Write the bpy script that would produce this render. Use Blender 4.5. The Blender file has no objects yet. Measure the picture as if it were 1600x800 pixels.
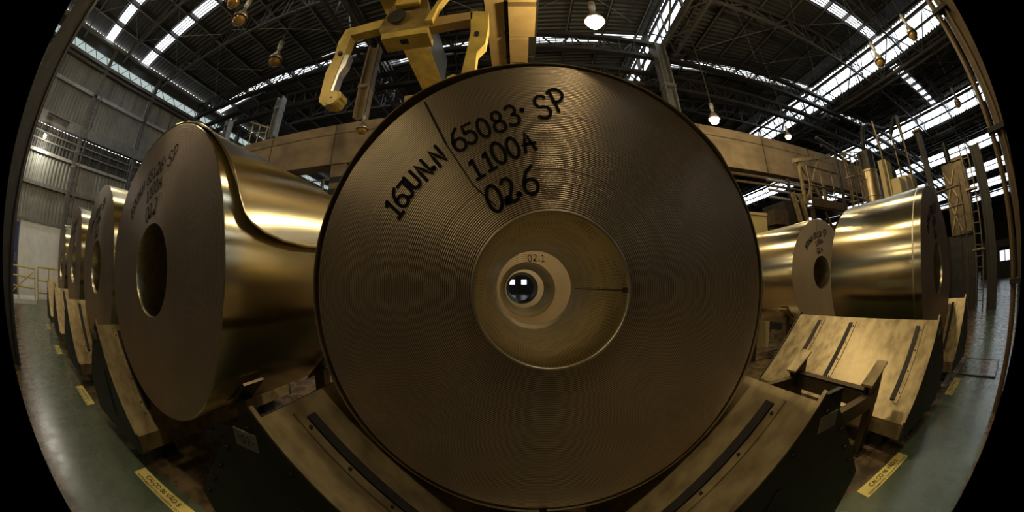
import bpy, bmesh, math, random
from mathutils import Vector, Matrix
random.seed(7)
C = bpy.context.scene
PI = math.pi
def rad(a): return a * PI / 180

# ------------------------------------------------------------------ camera
CAMZ = 1.4645
cd = bpy.data.cameras.new('camera'); cam = bpy.data.objects.new('camera', cd); C.collection.objects.link(cam)
cd.type = 'PANO'
cd.sensor_fit = 'HORIZONTAL'; cd.sensor_width = 36.0
cd.panorama_type = 'FISHEYE_EQUISOLID'
cd.fisheye_lens = 12.212
cd.fisheye_fov = rad(188.6)
cd.clip_start = 0.01; cd.clip_end = 400
cam.location = (0, 0, CAMZ); cam.rotation_euler = (PI / 2 + 0.0853, 0, 0.0176)
C.camera = cam

# ------------------------------------------------------------------ sky, exposure
w = bpy.data.worlds.new('sky'); C.world = w; w.use_nodes = True
bg = w.node_tree.nodes['Background']; bg.inputs[0].default_value = (0.96, 0.98, 1.0, 1); bg.inputs[1].default_value = 4.2
C.view_settings.view_transform = 'Standard'; C.view_settings.look = 'None'
C.view_settings.gamma = 1; C.view_settings.use_curve_mapping = False
C.view_settings.exposure = 0.0
C.cycles.use_denoising = True
C.cycles.max_bounces = 7; C.cycles.diffuse_bounces = 2; C.cycles.glossy_bounces = 5; C.cycles.transparent_max_bounces = 8
C.cycles.sample_clamp_indirect = 4.0
LAMP_W = 300.0

# ------------------------------------------------------------------ materials
def new_mat(n):
    m = bpy.data.materials.new(n); m.use_nodes = True
    nt = m.node_tree; b = nt.nodes['Principled BSDF']
    return m, nt, b
def N(nt, t, **k):
    n = nt.nodes.new(t)
    for a, v in k.items(): setattr(n, a, v)
    return n
def simple(n, col, rough=0.5, metal=0.0, var=0.25, scale=6.0, bump=0.0, stretch=(1, 1, 1), detail=4.0, rvar=0.0, col2=None, lo=0.35, hi=0.65):
    m, nt, b = new_mat(n); L = nt.links.new
    tc = N(nt, 'ShaderNodeTexCoord'); mp = N(nt, 'ShaderNodeMapping'); mp.inputs['Scale'].default_value = stretch
    L(tc.outputs['Object'], mp.inputs['Vector'])
    nz = N(nt, 'ShaderNodeTexNoise'); nz.inputs['Scale'].default_value = scale; nz.inputs['Detail'].default_value = detail
    L(mp.outputs[0], nz.inputs['Vector'])
    cr = N(nt, 'ShaderNodeValToRGB'); c2 = col2 or tuple(c * (1 - var) for c in col)
    cr.color_ramp.elements[0].position = lo; cr.color_ramp.elements[1].position = hi
    cr.color_ramp.elements[0].color = (*c2, 1); cr.color_ramp.elements[1].color = (*col, 1)
    L(nz.outputs[0], cr.inputs[0]); L(cr.outputs[0], b.inputs['Base Color'])
    b.inputs['Roughness'].default_value = rough; b.inputs['Metallic'].default_value = metal
    if rvar:
        mr = N(nt, 'ShaderNodeMapRange'); mr.inputs['To Min'].default_value = rough - rvar; mr.inputs['To Max'].default_value = rough + rvar
        L(nz.outputs[0], mr.inputs['Value']); L(mr.outputs[0], b.inputs['Roughness'])
    if bump:
        bp = N(nt, 'ShaderNodeBump'); bp.inputs['Strength'].default_value = bump; bp.inputs['Distance'].default_value = 0.01
        L(nz.outputs[0], bp.inputs['Height']); L(bp.outputs[0], b.inputs['Normal'])
    return m
def emit(n, col, s):
    m, nt, b = new_mat(n)
    b.inputs['Base Color'].default_value = (*col, 1); b.inputs['Emission Color'].default_value = (*col, 1); b.inputs['Emission Strength'].default_value = s
    return m
def glass(n, tint, diff=0.12):
    m, nt, b = new_mat(n); L = nt.links.new
    t = N(nt, 'ShaderNodeBsdfTransparent'); t.inputs[0].default_value = (*tint, 1)
    d = N(nt, 'ShaderNodeBsdfTranslucent'); d.inputs[0].default_value = (0.8, 0.8, 0.78, 1)
    mx = N(nt, 'ShaderNodeMixShader'); mx.inputs[0].default_value = diff
    L(t.outputs[0], mx.inputs[1]); L(d.outputs[0], mx.inputs[2])
    L(mx.outputs[0], nt.nodes['Material Output'].inputs[0])
    return m
def alu_sheet(n, col, rough):
    # rolled sheet: fine streaks run round the coil, faint waviness along it
    m, nt, b = new_mat(n); L = nt.links.new
    tc = N(nt, 'ShaderNodeTexCoord')
    mp = N(nt, 'ShaderNodeMapping'); mp.inputs['Scale'].default_value = (0.6, 26, 0.6); L(tc.outputs['Object'], mp.inputs[0])
    nz = N(nt, 'ShaderNodeTexNoise'); nz.inputs['Scale'].default_value = 1.6; nz.inputs['Detail'].default_value = 2; L(mp.outputs[0], nz.inputs[0])
    mr = N(nt, 'ShaderNodeMapRange'); mr.inputs['To Min'].default_value = rough - 0.02; mr.inputs['To Max'].default_value = rough + 0.03
    L(nz.outputs[0], mr.inputs[0]); L(mr.outputs[0], b.inputs['Roughness'])
    n2 = N(nt, 'ShaderNodeTexNoise'); n2.inputs['Scale'].default_value = 2.3; n2.inputs['Detail'].default_value = 2
    mp2 = N(nt, 'ShaderNodeMapping'); mp2.inputs['Scale'].default_value = (1, 0.04, 1); L(tc.outputs['Object'], mp2.inputs[0]); L(mp2.outputs[0], n2.inputs[0])
    bp = N(nt, 'ShaderNodeBump'); bp.inputs['Strength'].default_value = 0.12; bp.inputs['Distance'].default_value = 0.02
    L(n2.outputs[0], bp.inputs['Height']); L(bp.outputs[0], b.inputs['Normal'])
    b.inputs['Base Color'].default_value = (*col, 1); b.inputs['Metallic'].default_value = 1
    tg = N(nt, 'ShaderNodeTangent', direction_type='RADIAL', axis='Y'); L(tg.outputs[0], b.inputs['Tangent'])
    b.inputs['Anisotropic'].default_value = 0.97; b.inputs['Anisotropic Rotation'].default_value = 0.25
    return m
def face_mat(n, col, col2, rough):
    m, nt, b = new_mat(n); L = nt.links.new
    tc = N(nt, 'ShaderNodeTexCoord')
    nz = N(nt, 'ShaderNodeTexNoise'); nz.inputs['Scale'].default_value = 3.2; nz.inputs['Detail'].default_value = 6; L(tc.outputs['Object'], nz.inputs[0])
    cr = N(nt, 'ShaderNodeValToRGB'); cr.color_ramp.elements[0].position = 0.3; cr.color_ramp.elements[1].position = 0.7
    cr.color_ramp.elements[0].color = (*col2, 1); cr.color_ramp.elements[1].color = (*col, 1)
    L(nz.outputs[0], cr.inputs[0]); L(cr.outputs[0], b.inputs['Base Color'])
    n2 = N(nt, 'ShaderNodeTexNoise'); n2.inputs['Scale'].default_value = 130; n2.inputs['Detail'].default_value = 2; L(tc.outputs['Object'], n2.inputs[0])
    bp = N(nt, 'ShaderNodeBump'); bp.inputs['Strength'].default_value = 0.30; bp.inputs['Distance'].default_value = 0.004
    L(n2.outputs[0], bp.inputs['Height']); L(bp.outputs[0], b.inputs['Normal'])
    b.inputs['Metallic'].default_value = 0.92; b.inputs['Roughness'].default_value = rough
    return m
def bore_mat():
    m, nt, b = new_mat('bore_metal'); L = nt.links.new
    tc = N(nt, 'ShaderNodeTexCoord'); sp = N(nt, 'ShaderNodeSeparateXYZ'); L(tc.outputs['Object'], sp.inputs[0])
    at = N(nt, 'ShaderNodeMath', operation='ARCTAN2'); L(sp.outputs['X'], at.inputs[0])
    sz = N(nt, 'ShaderNodeMath', operation='SUBTRACT'); sz.inputs[1].default_value = 0.985; L(sp.outputs['Z'], sz.inputs[0]); L(sz.outputs[0], at.inputs[1])
    mu = N(nt, 'ShaderNodeMath', operation='MULTIPLY'); mu.inputs[1].default_value = 130; L(at.outputs[0], mu.inputs[0])
    si = N(nt, 'ShaderNodeMath', operation='SINE'); L(mu.outputs[0], si.inputs[0])
    # printed dashes in a few belts along the bore
    nz = N(nt, 'ShaderNodeTexNoise'); nz.inputs['Scale'].default_value = 9; L(tc.outputs['Object'], nz.inputs[0])
    gt = N(nt, 'ShaderNodeMath', operation='GREATER_THAN'); gt.inputs[1].default_value = 0.50; L(nz.outputs[0], gt.inputs[0])
    g2 = N(nt, 'ShaderNodeMath', operation='GREATER_THAN'); g2.inputs[1].default_value = 0.35; L(si.outputs[0], g2.inputs[0])
    wv = N(nt, 'ShaderNodeMath', operation='MULTIPLY'); L(gt.outputs[0], wv.inputs[0]); L(g2.outputs[0], wv.inputs[1])
    mx = N(nt, 'ShaderNodeMix', data_type='RGBA'); L(wv.outputs[0], mx.inputs['Factor'])
    mx.inputs[6].default_value = (0.60, 0.55, 0.38, 1); mx.inputs[7].default_value = (0.36, 0.32, 0.22, 1)
    L(mx.outputs[2], b.inputs['Base Color']); b.inputs['Metallic'].default_value = 0.95; b.inputs['Roughness'].default_value = 0.33
    return m
def floor_mat():
    m, nt, b = new_mat('painted_floor'); L = nt.links.new
    tc = N(nt, 'ShaderNodeTexCoord'); sp = N(nt, 'ShaderNodeSeparateXYZ'); L(tc.outputs['Object'], sp.inputs[0])
    nz = N(nt, 'ShaderNodeTexNoise'); nz.inputs['Scale'].default_value = 1.7; nz.inputs['Detail'].default_value = 7; L(tc.outputs['Object'], nz.inputs[0])
    def ramp(a, c0, c1, lo=0.35, hi=0.65):
        r = N(nt, 'ShaderNodeValToRGB'); r.color_ramp.elements[0].position = lo; r.color_ramp.elements[1].position = hi
        r.color_ramp.elements[0].color = (*c0, 1); r.color_ramp.elements[1].color = (*c1, 1); L(a, r.inputs[0]); return r.outputs[0]
    green = ramp(nz.outputs[0], (0.07, 0.092, 0.058), (0.105, 0.135, 0.088))
    n3 = N(nt, 'ShaderNodeTexNoise'); n3.inputs['Scale'].default_value = 6; n3.inputs['Detail'].default_value = 6; L(tc.outputs['Object'], n3.inputs[0])
    brown = ramp(n3.outputs[0], (0.06, 0.04, 0.022), (0.19, 0.13, 0.07))
    # worn border of the paint: beyond it bare oily concrete
    ad = N(nt, 'ShaderNodeMath', operation='MULTIPLY_ADD'); ad.inputs[1].default_value = 0.12; L(n3.outputs[0], ad.inputs[0]); L(sp.outputs['Y'], ad.inputs[2])
    g = N(nt, 'ShaderNodeMath', operation='GREATER_THAN'); g.inputs[1].default_value = 1.035; L(ad.outputs[0], g.inputs[0])
    ls = N(nt, 'ShaderNodeMath', operation='LESS_THAN'); ls.inputs[1].default_value = 0.02; L(ad.outputs[0], ls.inputs[0])
    mxm = N(nt, 'ShaderNodeMath', operation='MAXIMUM'); L(g.outputs[0], mxm.inputs[0]); L(ls.outputs[0], mxm.inputs[1])
    mx = N(nt, 'ShaderNodeMix', data_type='RGBA'); L(mxm.outputs[0], mx.inputs['Factor']); L(green, mx.inputs[6]); L(brown, mx.inputs[7])
    L(mx.outputs[2], b.inputs['Base Color'])
    mr = N(nt, 'ShaderNodeMapRange'); mr.inputs['To Min'].default_value = 0.17; mr.inputs['To Max'].default_value = 0.38; L(n3.outputs[0], mr.inputs[0])
    L(mr.outputs[0], b.inputs['Roughness'])
    bp = N(nt, 'ShaderNodeBump'); bp.inputs['Strength'].default_value = 0.15; bp.inputs['Distance'].default_value = 0.01; L(n3.outputs[0], bp.inputs['Height']); L(bp.outputs[0], b.inputs['Normal'])
    return m
M = {}
M['alu'] = alu_sheet('rolled_aluminium', (0.86, 0.76, 0.50), 0.25)
M['alu_edge'] = simple('sheet_edge', (0.80, 0.72, 0.56), 0.4, 1.0, 0.2, 9)
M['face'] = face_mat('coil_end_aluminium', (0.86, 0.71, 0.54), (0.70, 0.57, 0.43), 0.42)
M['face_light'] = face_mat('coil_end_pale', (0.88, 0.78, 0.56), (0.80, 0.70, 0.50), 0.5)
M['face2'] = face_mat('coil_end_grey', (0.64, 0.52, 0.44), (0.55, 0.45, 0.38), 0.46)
M['bore'] = bore_mat()
M['gap'] = simple('shaded_sheet_gap', (0.26, 0.20, 0.14), 0.55, 0.8, 0.2, 4)  # shade in the grooves between wraps, painted as a darker tone
M['ink'] = simple('black_marker_ink', (0.008, 0.008, 0.008), 0.55, 0, 0.1)
M['pencil'] = simple('grey_scribe_line', (0.06, 0.045, 0.035), 0.6, 0, 0.2)
M['floor'] = floor_mat()
M['plate'] = simple('worn_cradle_plate', (0.40, 0.315, 0.165), 0.40, 0.45, 0.4, 7.0, 0.10, (1, 1.3, 1), 12, 0.12, (0.20, 0.145, 0.07), 0.33, 0.62)
M['green'] = simple('dark_green_paint', (0.048, 0.054, 0.03), 0.45, 0.1, 0.45, 5, 0.05)
M['rubber'] = simple('black_rubber', (0.022, 0.018, 0.014), 0.7, 0, 0.4, 20)
M['steel'] = simple('brown_steel', (0.15, 0.112, 0.066), 0.42, 0.6, 0.4, 7, 0.05)
M['dark'] = simple('dark_steel', (0.045, 0.042, 0.038), 0.5, 0.5, 0.3, 5)
M['darkgrey'] = simple('grey_steel', (0.16, 0.16, 0.15), 0.5, 0.4, 0.3, 5)
M['truss'] = simple('truss_paint', (0.085, 0.08, 0.072), 0.55, 0.2, 0.3, 5)
M['lightsteel'] = simple('light_grey_steel', (0.32, 0.32, 0.30), 0.45, 0.5, 0.25, 5)
M['roof'] = simple('roof_sheet', (0.075, 0.075, 0.072), 0.55, 0.25, 0.35, 0.8)
M['clad'] = simple('wall_cladding', (0.26, 0.26, 0.225), 0.5, 0.2, 0.3, 1.1)
M['clad_dark'] = simple('wall_louvre', (0.05, 0.05, 0.045), 0.5, 0.2, 0.3, 2)
M['conc'] = simple('brown_concrete', (0.34, 0.25, 0.145), 0.75, 0, 0.35, 1.6, 0.15, (1, 1, 1.6), 8)
M['yellow'] = simple('crane_yellow', (0.66, 0.48, 0.11), 0.42, 0.1, 0.3, 3.5, 0.03, (1, 1, 1), 8, 0.08)
M['ochre'] = simple('girder_ochre', (0.42, 0.285, 0.11), 0.5, 0.1, 0.22, 2)
M['grimy'] = simple('grimy_yellow', (0.34, 0.235, 0.075), 0.5, 0.15, 0.5, 4, 0.05)
M['rail'] = simple('rail_yellow', (0.68, 0.50, 0.10), 0.45, 0.1, 0.25, 6)
M['label'] = simple('yellow_label', (0.88, 0.72, 0.20), 0.5, 0, 0.15, 14)
M['plate_white'] = simple('number_plate_grey', (0.42, 0.40, 0.35), 0.5, 0.2, 0.25, 14)
M['cream'] = simple('cream_paint', (0.58, 0.47, 0.22), 0.5, 0.1, 0.15, 3)
M['duct'] = simple('duct_metal', (0.50, 0.40, 0.25), 0.35, 0.85, 0.3, 3)
M['pipe'] = simple('brown_pipe', (0.15, 0.10, 0.045), 0.4, 0.3, 0.3, 5)
M['white'] = simple('white_block', (0.80, 0.79, 0.73), 0.6, 0, 0.12, 3)
M['blue'] = simple('blue_door', (0.02, 0.035, 0.16), 0.45, 0, 0.2, 3)
M['bulb'] = emit('lit_bulb', (1.0, 0.78, 0.40), 60)
M['bulb_off'] = simple('amber_bulb', (0.40, 0.24, 0.08), 0.12, 0.4, 0.3, 8)
M['reflector'] = simple('lamp_reflector', (0.45, 0.40, 0.32), 0.3, 0.7, 0.25, 8)
M['glass'] = glass('roof_glass', (0.93, 0.97, 1.0), 0.10)
M['glass_dirty'] = glass('dusty_wall_glass', (0.30, 0.33, 0.32), 0.06)
M['stripe'] = simple('black_stripe', (0.02, 0.02, 0.02), 0.6)
M['silver'] = simple('silver_wear_plate', (0.55, 0.57, 0.60), 0.3, 0.9, 0.2, 4)
M['screen'] = emit('door_daylight', (0.85, 0.93, 1.0), 1.3)

# ------------------------------------------------------------------ mesh helpers
class MB:
    def __init__(s): s.v = []; s.f = []; s.g = []
    def add(s, vs, fs):
        o = len(s.v); s.g.append((o, len(s.f))); s.v += [tuple(v) for v in vs]; s.f += [tuple(i + o for i in f) for f in fs]; return s
    def box(s, a, b, m=None):
        (x0, y0, z0), (x1, y1, z1) = a, b
        x0, x1 = min(x0, x1), max(x0, x1); y0, y1 = min(y0, y1), max(y0, y1); z0, z1 = min(z0, z1), max(z0, z1)
        vs = [Vector(p) for p in ((x0, y0, z0), (x1, y0, z0), (x1, y1, z0), (x0, y1, z0), (x0, y0, z1), (x1, y0, z1), (x1, y1, z1), (x0, y1, z1))]
        if m is not None: vs = [m @ p for p in vs]
        return s.add(vs, [(0, 3, 2, 1), (4, 5, 6, 7), (0, 1, 5, 4), (1, 2, 6, 5), (2, 3, 7, 6), (3, 0, 4, 7)])
    def bar(s, p, q, wd, ht=None, up=(0, 0, 1)):
        p = Vector(p); q = Vector(q); ht = ht or wd; d = (q - p); L = d.length; d.normalize()
        u = Vector(up)
        if abs(d.dot(u)) > 0.98: u = Vector((1, 0, 0)) if abs(d.x) < 0.9 else Vector((0, 1, 0))
        a = d.cross(u).normalized(); b = a.cross(d).normalized()
        vs = []
        for c in (p, q):
            for (i, j) in ((-1, -1), (1, -1), (1, 1), (-1, 1)): vs.append(c + a * (wd / 2 * i) + b * (ht / 2 * j))
        return s.add(vs, [(0, 3, 2, 1), (4, 5, 6, 7), (0, 1, 5, 4), (1, 2, 6, 5), (2, 3, 7, 6), (3, 0, 4, 7)])
    def tube(s, pts, r, n=8, caps=True):
        pts = [Vector(p) for p in pts]; rings = []
        prev = None
        for i, p in enumerate(pts):
            d = (pts[min(i + 1, len(pts) - 1)] - pts[max(i - 1, 0)]).normalized()
            if prev is None:
                u = Vector((0, 0, 1)) if abs(d.z) < 0.9 else Vector((1, 0, 0)); a = d.cross(u).normalized()
            else:
                a = (prev - d * prev.dot(d)).normalized()
            prev = a; b = d.cross(a)
            rr = r[i] if isinstance(r, (list, tuple)) else r
            rings.append([p + a * (rr * math.cos(2 * PI * k / n)) + b * (rr * math.sin(2 * PI * k / n)) for k in range(n)])
        vs = [v for rg in rings for v in rg]; fs = []
        for i in range(len(pts) - 1):
            for k in range(n):
                k2 = (k + 1) % n; fs.append((i * n + k, i * n + k2, (i + 1) * n + k2, (i + 1) * n + k))
        if caps:
            fs.append(tuple(range(n - 1, -1, -1))); e = (len(pts) - 1) * n; fs.append(tuple(range(e, e + n)))
        return s.add(vs, fs)
    def prism(s, poly, a0, a1, axis=1):
        # poly: 2D points; axis 1 -> (x,z) swept in y, axis 0 -> (y,z) swept in x, axis 2 -> (x,y) swept in z
        def P(p, a): return ((p[0], a, p[1]) if axis == 1 else ((a, p[0], p[1]) if axis == 0 else (p[0], p[1], a)))
        n = len(poly); vs = [P(p, a0) for p in poly] + [P(p, a1) for p in poly]
        fs = [tuple(range(n)), tuple(range(2 * n - 1, n - 1, -1))] + [(i, i + n, (i + 1) % n + n, (i + 1) % n) for i in range(n)]
        return s.add(vs, fs)
    def lathe(s, prof, c, axis='y', n=64, a0=0.0, a1=2 * PI):
        # prof: (radius, along-axis coordinate)
        full = abs(a1 - a0 - 2 * PI) < 1e-6; cols = n if full else n + 1; vs = []
        for k in range(cols):
            t = a0 + (a1 - a0) * k / n; ct, st = math.cos(t), math.sin(t)
            for r, h in prof:
                vs.append((c[0] + r * ct, h, c[2] + r * st) if axis == 'y' else (c[0] + r * ct, c[1] + r * st, h))
        m = len(prof); fs = []
        for k in range(n):
            k2 = (k + 1) % cols
            for i in range(m - 1): fs.append((k * m + i, k2 * m + i, k2 * m + i + 1, k * m + i + 1))
        return s.add(vs, fs)
    def mesh(s, name, mat, origin=(0, 0, 0), smooth=False):
        me = bpy.data.meshes.new(name); o = Vector(origin)
        me.from_pydata([Vector(v) - o for v in s.v], [], s.f)
        bm = bmesh.new(); bm.from_mesh(me); bmesh.ops.recalc_face_normals(bm, faces=bm.faces); bm.to_mesh(me); bm.free()
        me.materials.append(mat)
        if smooth: me.polygons.foreach_set('use_smooth', [True] * len(me.polygons))
        me.update(); return me
ORI = {}
def link(o): C.collection.objects.link(o); return o
def tag(o, label=None, cat=None, group=None, kind=None):
    if label: o['label'] = label
    if cat: o['category'] = cat
    if group: o['group'] = group
    if kind: o['kind'] = kind
    return o
def thing(name, label, cat, loc=(0, 0, 0), group=None):
    o = bpy.data.objects.new(name, None); link(o); o.location = loc; o.empty_display_size = 0.1
    ORI[o.name] = Vector(loc)
    return tag(o, label, cat, group)
STUFF = {'skylight_rib', 'roof_truss', 'sag_rod', 'bolt', 'eave_brace', 'louvre_frame', 'form_joint', 'mullion', 'wall_column', 'marker_writing', 'numerals', 'lettering', 'scribed_line'}
SPLIT = {'base_beam', 'foot_plate', 'post', 'knee_brace', 'hinge', 'bracket', 'conductor_rail', 'pipe', 'pad_web', 'frame', 'flange', 'pad', 'rail', 'door_frame'}
def part(name, mb, mat, parent, smooth=False, label=None):
    if name in SPLIT and len(mb.g) > 1 and not smooth:
        r = None
        for i, (va, fa) in enumerate(mb.g):
            vb, fb = mb.g[i + 1] if i + 1 < len(mb.g) else (len(mb.v), len(mb.f))
            m1 = MB(); m1.add(mb.v[va:vb], [tuple(q - va for q in f) for f in mb.f[fa:fb]]); r = part(name, m1, mat, parent, smooth, label)
        return r
    org = ORI[parent.name]
    o = bpy.data.objects.new(name, mb.mesh(name, mat, org, smooth)); link(o); o.parent = parent; ORI[o.name] = org
    if label: o['label'] = label
    if name in STUFF: o['kind'] = 'stuff'
    return o
def part_at(name, me, loc, parent):
    o = bpy.data.objects.new(name, me); link(o); o.parent = parent; o.location = Vector(loc) - ORI[parent.name]; ORI[o.name] = Vector(loc); return o
def solo(name, mb, mat, label=None, cat=None, loc=(0, 0, 0), group=None, kind=None, smooth=False):
    o = bpy.data.objects.new(name, mb.mesh(name, mat, loc, smooth)); link(o); o.location = loc; ORI[o.name] = Vector(loc)
    return tag(o, label, cat, group, kind)
def copy_tree(o, off, parent=None):
    c = o.copy(); link(c); ORI[c.name] = ORI[o.name] + Vector(off)
    if parent is None: c.location = o.location + Vector(off)
    else: c.parent = parent
    for ch in list(o.children): copy_tree(ch, off, c)
    return c

# ================================================================== BUILDING
YB, YF = -3.0, 60.0            # back and far ends of the hall
ZL, ZH = 10.70, 12.05          # low and high side of every sawtooth bay
XS = [-17.2, -5.7, 5.8, 17.3, 28.8, 40.3, 51.8, 63.3, 74.8, 86.3]
NB = len(XS) - 1; XE = XS[-1]
solo('floor', MB().box((-18, YB, -0.2), (XE + 0.4, YF, 0)), M['floor'], kind='structure')
# --- roof bays: sheets, purlins, trusses, skylight strips
STRIPS = {0: [(1.25, 1.85), (4.42, 5.02), (11.2, 11.85)], 1: [(11.2, 11.85)], 2: [(4.42, 5.02), (11.2, 11.85)], 3: [(4.42, 5.02), (11.2, 11.85)], 4: [(11.2, 11.85)], 5: [(11.2, 11.85)], 6: [], 7: [], 8: []}
def roof_z(k, x): return ZL + (ZH - ZL) * (x - XS[k]) / (XS[k + 1] - XS[k])
def corr_panel(x0, x1, z0, z1, y0, y1, per=0.26, amp=0.035, th=0.0):
    mb = MB(); n = max(2, int(round((y1 - y0) / per * 4)))
    vs = []
    for i in range(n + 1):
        y = y0 + (y1 - y0) * i / n; dz = amp * (1, 1, -1, -1)[i % 4]
        vs += [(x0, y, z0 + dz), (x1, y, z1 + dz)]
    mb.add(vs, [(2 * i, 2 * i + 1, 2 * i + 3, 2 * i + 2) for i in range(n)])
    return mb
for k in range(NB):
    x0, x1 = XS[k], XS[k + 1]
    z0, z1 = ZL + 0.16, ZH + 0.16
    ce = solo('ceiling', MB().box((x0 - 0.12, YB, ZL - 0.1), (x0 + 0.12, YF, ZL + 0.02)), M['truss'], kind='structure')
    cuts = [YB] + [v for s_ in STRIPS[k] for v in s_] + [YF]
    for i in range(0, len(cuts), 2):
        a, b = cuts[i], cuts[i + 1]; n = max(1, int(round((b - a) / 4.0)))
        for j in range(n):
            ya, yb = a + (b - a) * j / n, a + (b - a) * (j + 1) / n
            part('roof_sheet', corr_panel(x0, x1, z0, z1, ya, yb), M['roof'], ce)
    for (a, b) in STRIPS[k]:
        mb = MB(); mb.add([(x0, a, z0), (x1, a, z1), (x1, b, z1), (x0, b, z0)], [(0, 1, 2, 3)])
        part('skylight_sheet', mb, M['glass'], ce)
        mb = MB()
        for t in (0.0, 0.25, 0.5, 0.75, 1.0):
            y = a + (b - a) * t; mb.bar((x0, y, z0 - 0.03), (x1, y, z1 - 0.03), 0.045, 0.05)
        part('skylight_rib', mb, M['truss'], ce)
    # purlins along the hall
    npur = 7
    for j in range(1, npur + 1):
        x = x0 + (x1 - x0) * j / (npur + 0.4); zz = roof_z(k, x) + 0.02
        pu = part('purlin', MB().box((x - 0.035, YB, zz - 0.07), (x + 0.035, YF, zz + 0.10)), M['dark'], ce)
        part('purlin_flange', MB().box((x - 0.075, YB, zz - 0.085), (x - 0.02, YF, zz - 0.07)), M['lightsteel' if k < 2 else 'darkgrey'], pu)
    # trusses across each bay
    for yt in ((-0.2, 3.2, 6.5, 14.5, 20.0) if k < 4 else (3.2,)):
        mb = MB(); zc = ZL - 0.42
        mb.bar((x0, yt, zc), (x1, yt, zc), 0.10, 0.10); mb.bar((x0, yt, ZL - 0.1), (x1, yt, ZH - 0.14), 0.10, 0.10)
        nd = 10
        for j in range(nd):
            xa = x0 + (x1 - x0) * j / nd; xb = x0 + (x1 - x0) * (j + 1) / nd
            mb.bar((xa, yt - 0.04, zc), (xa, yt - 0.04, roof_z(k, xa) - 0.1), 0.035); mb.bar((xa + 0.12, yt + 0.04, zc), (xa + 0.12, yt + 0.04, roof_z(k, xa) - 0.1), 0.035)
            if j % 2: mb.bar((xa, yt, zc), (xb, yt, roof_z(k, xb) - 0.12), 0.05)
            else: mb.bar((xa, yt, roof_z(k, xa) - 0.12), (xb, yt, zc), 0.05)
        part('roof_truss', mb, M['truss'], ce)
    # sag rods
    mb = MB()
    for (ya, yb) in ((-0.2, 3.2), (3.2, 6.5), (6.5, 10.0)):
        for s in (0, 1):
            xa, xb = (x0 + 1.5, x0 + 5.2) if s else (x0 + 5.6, x1 - 1.2)
            mb.tube([(xa, ya, roof_z(k, xa) - 0.15), (xb, yb, roof_z(k, xb) - 0.15)], 0.014, 5); mb.tube([(xb, ya, roof_z(k, xb) - 0.15), (xa, yb, roof_z(k, xa) - 0.15)], 0.014, 5)
    part('sag_rod', mb, M['lightsteel'], ce)
# --- clerestory windows between the bays
def pane_mesh(wd, h):
    mb = MB(); mb.box((-0.004, -wd / 2, -h / 2), (0.004, wd / 2, h / 2)); return mb.mesh('pane', M['glass'])
PW = 2.6; PM1 = pane_mesh(PW - 0.06, 0.56); PM2 = pane_mesh(PW - 0.06, 0.50)
for k in range(1, NB):
    x = XS[k]
    wi = solo('window_%d' % k, MB().box((x - 0.05, YB, ZL + 0.02), (x + 0.05, YF, ZL + 0.10)).box((x - 0.05, YB, 11.30), (x + 0.05, YF, 11.40)).box((x - 0.05, YB, 11.95), (x + 0.05, YF, 12.08)), M['truss'], kind='structure')
    n = int((YF - YB) / PW) if k < 6 else 14
    for j in range(n):
        yc = YB + PW * (j + 0.5)
        part_at('pane', PM1, (x, yc, 11.68), wi); part_at('pane', PM2, (x, yc, 11.03), wi)
    for j in range(n + 1):
        y = YB + PW * j; mb = MB()
        if j % 2: mb.box((x - 0.03, y - 0.02, ZL), (x + 0.03, y + 0.02, 12.0))
        else: mb.bar((x - 0.2, y - 0.09, ZL - 0.1), (x - 0.06, y - 0.09, ZH), 0.05); mb.bar((x - 0.2, y + 0.09, ZL - 0.1), (x - 0.06, y + 0.09, ZH), 0.05); [mb.bar((x - 0.15, y - 0.09, ZL + t), (x - 0.15, y + 0.09, ZL + t + 0.14), 0.03) for t in (0.1, 0.4, 0.7, 1.0)]
        part('mullion', mb, M['truss'], wi)
    # valley truss with crossed lattice along the window
    tr = MB(); xa = x - 0.34
    for z in (ZL - 0.65, ZH - 0.22): tr.bar((xa, YB, z), (xa, YF, z), 0.11, 0.14)
    tr.bar((x + 0.3, YB, ZL - 0.65), (x + 0.3, YF, ZL - 0.65), 0.11, 0.12); tr.bar((x + 0.3, YB, ZL - 0.12), (x + 0.3, YF, ZL - 0.12), 0.09, 0.09)
    y = YB; s = 0
    while y < YF - 1.8:
        tr.bar((xa, y, ZL - 0.65 if s else ZH - 0.22), (xa, y + 1.7, ZH - 0.22 if s else ZL - 0.65), 0.06)
        tr.bar((xa, y, ZL - 0.65), (xa, y, ZH - 0.22), 0.06)
        tr.bar((xa, y, ZL - 0.65), (x + 0.3, y + 0.85, ZL - 0.65), 0.035); tr.bar((x + 0.3, y + 0.85, ZL - 0.65), (xa, y + 1.7, ZL - 0.65), 0.035)
        tr.bar((x + 0.3, y, ZL - 0.65), (x + 0.3, y + 0.85, ZL - 0.12), 0.03); tr.bar((x + 0.3, y + 0.85, ZL - 0.12), (x + 0.3, y + 1.7, ZL - 0.65), 0.03)
        y += 1.7; s = 1 - s
    solo('trim_%d' % k, tr, M['truss'], kind='structure')
# --- deep lattice girders across the hall on the column line
for gi, (yg, za, zb) in enumerate(((9.9, 9.75, 10.45), (10.5, 8.75, 9.35))):
    g = MB()
    for z in (za, zb): g.box((-17.2, yg - 0.12, z - 0.07), (XE, yg + 0.12, z + 0.07))
    x = -17.2; s = 0
    while x < 34:
        g.bar((x, yg, za if s else zb), (x + 0.6, yg, zb if s else za), 0.05); g.bar((x, yg - 0.08, za), (x, yg - 0.08, zb), 0.04); x += 0.6; s = 1 - s
    solo('trim_%d' % (NB + gi), g, M['dark'], kind='structure')
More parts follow.
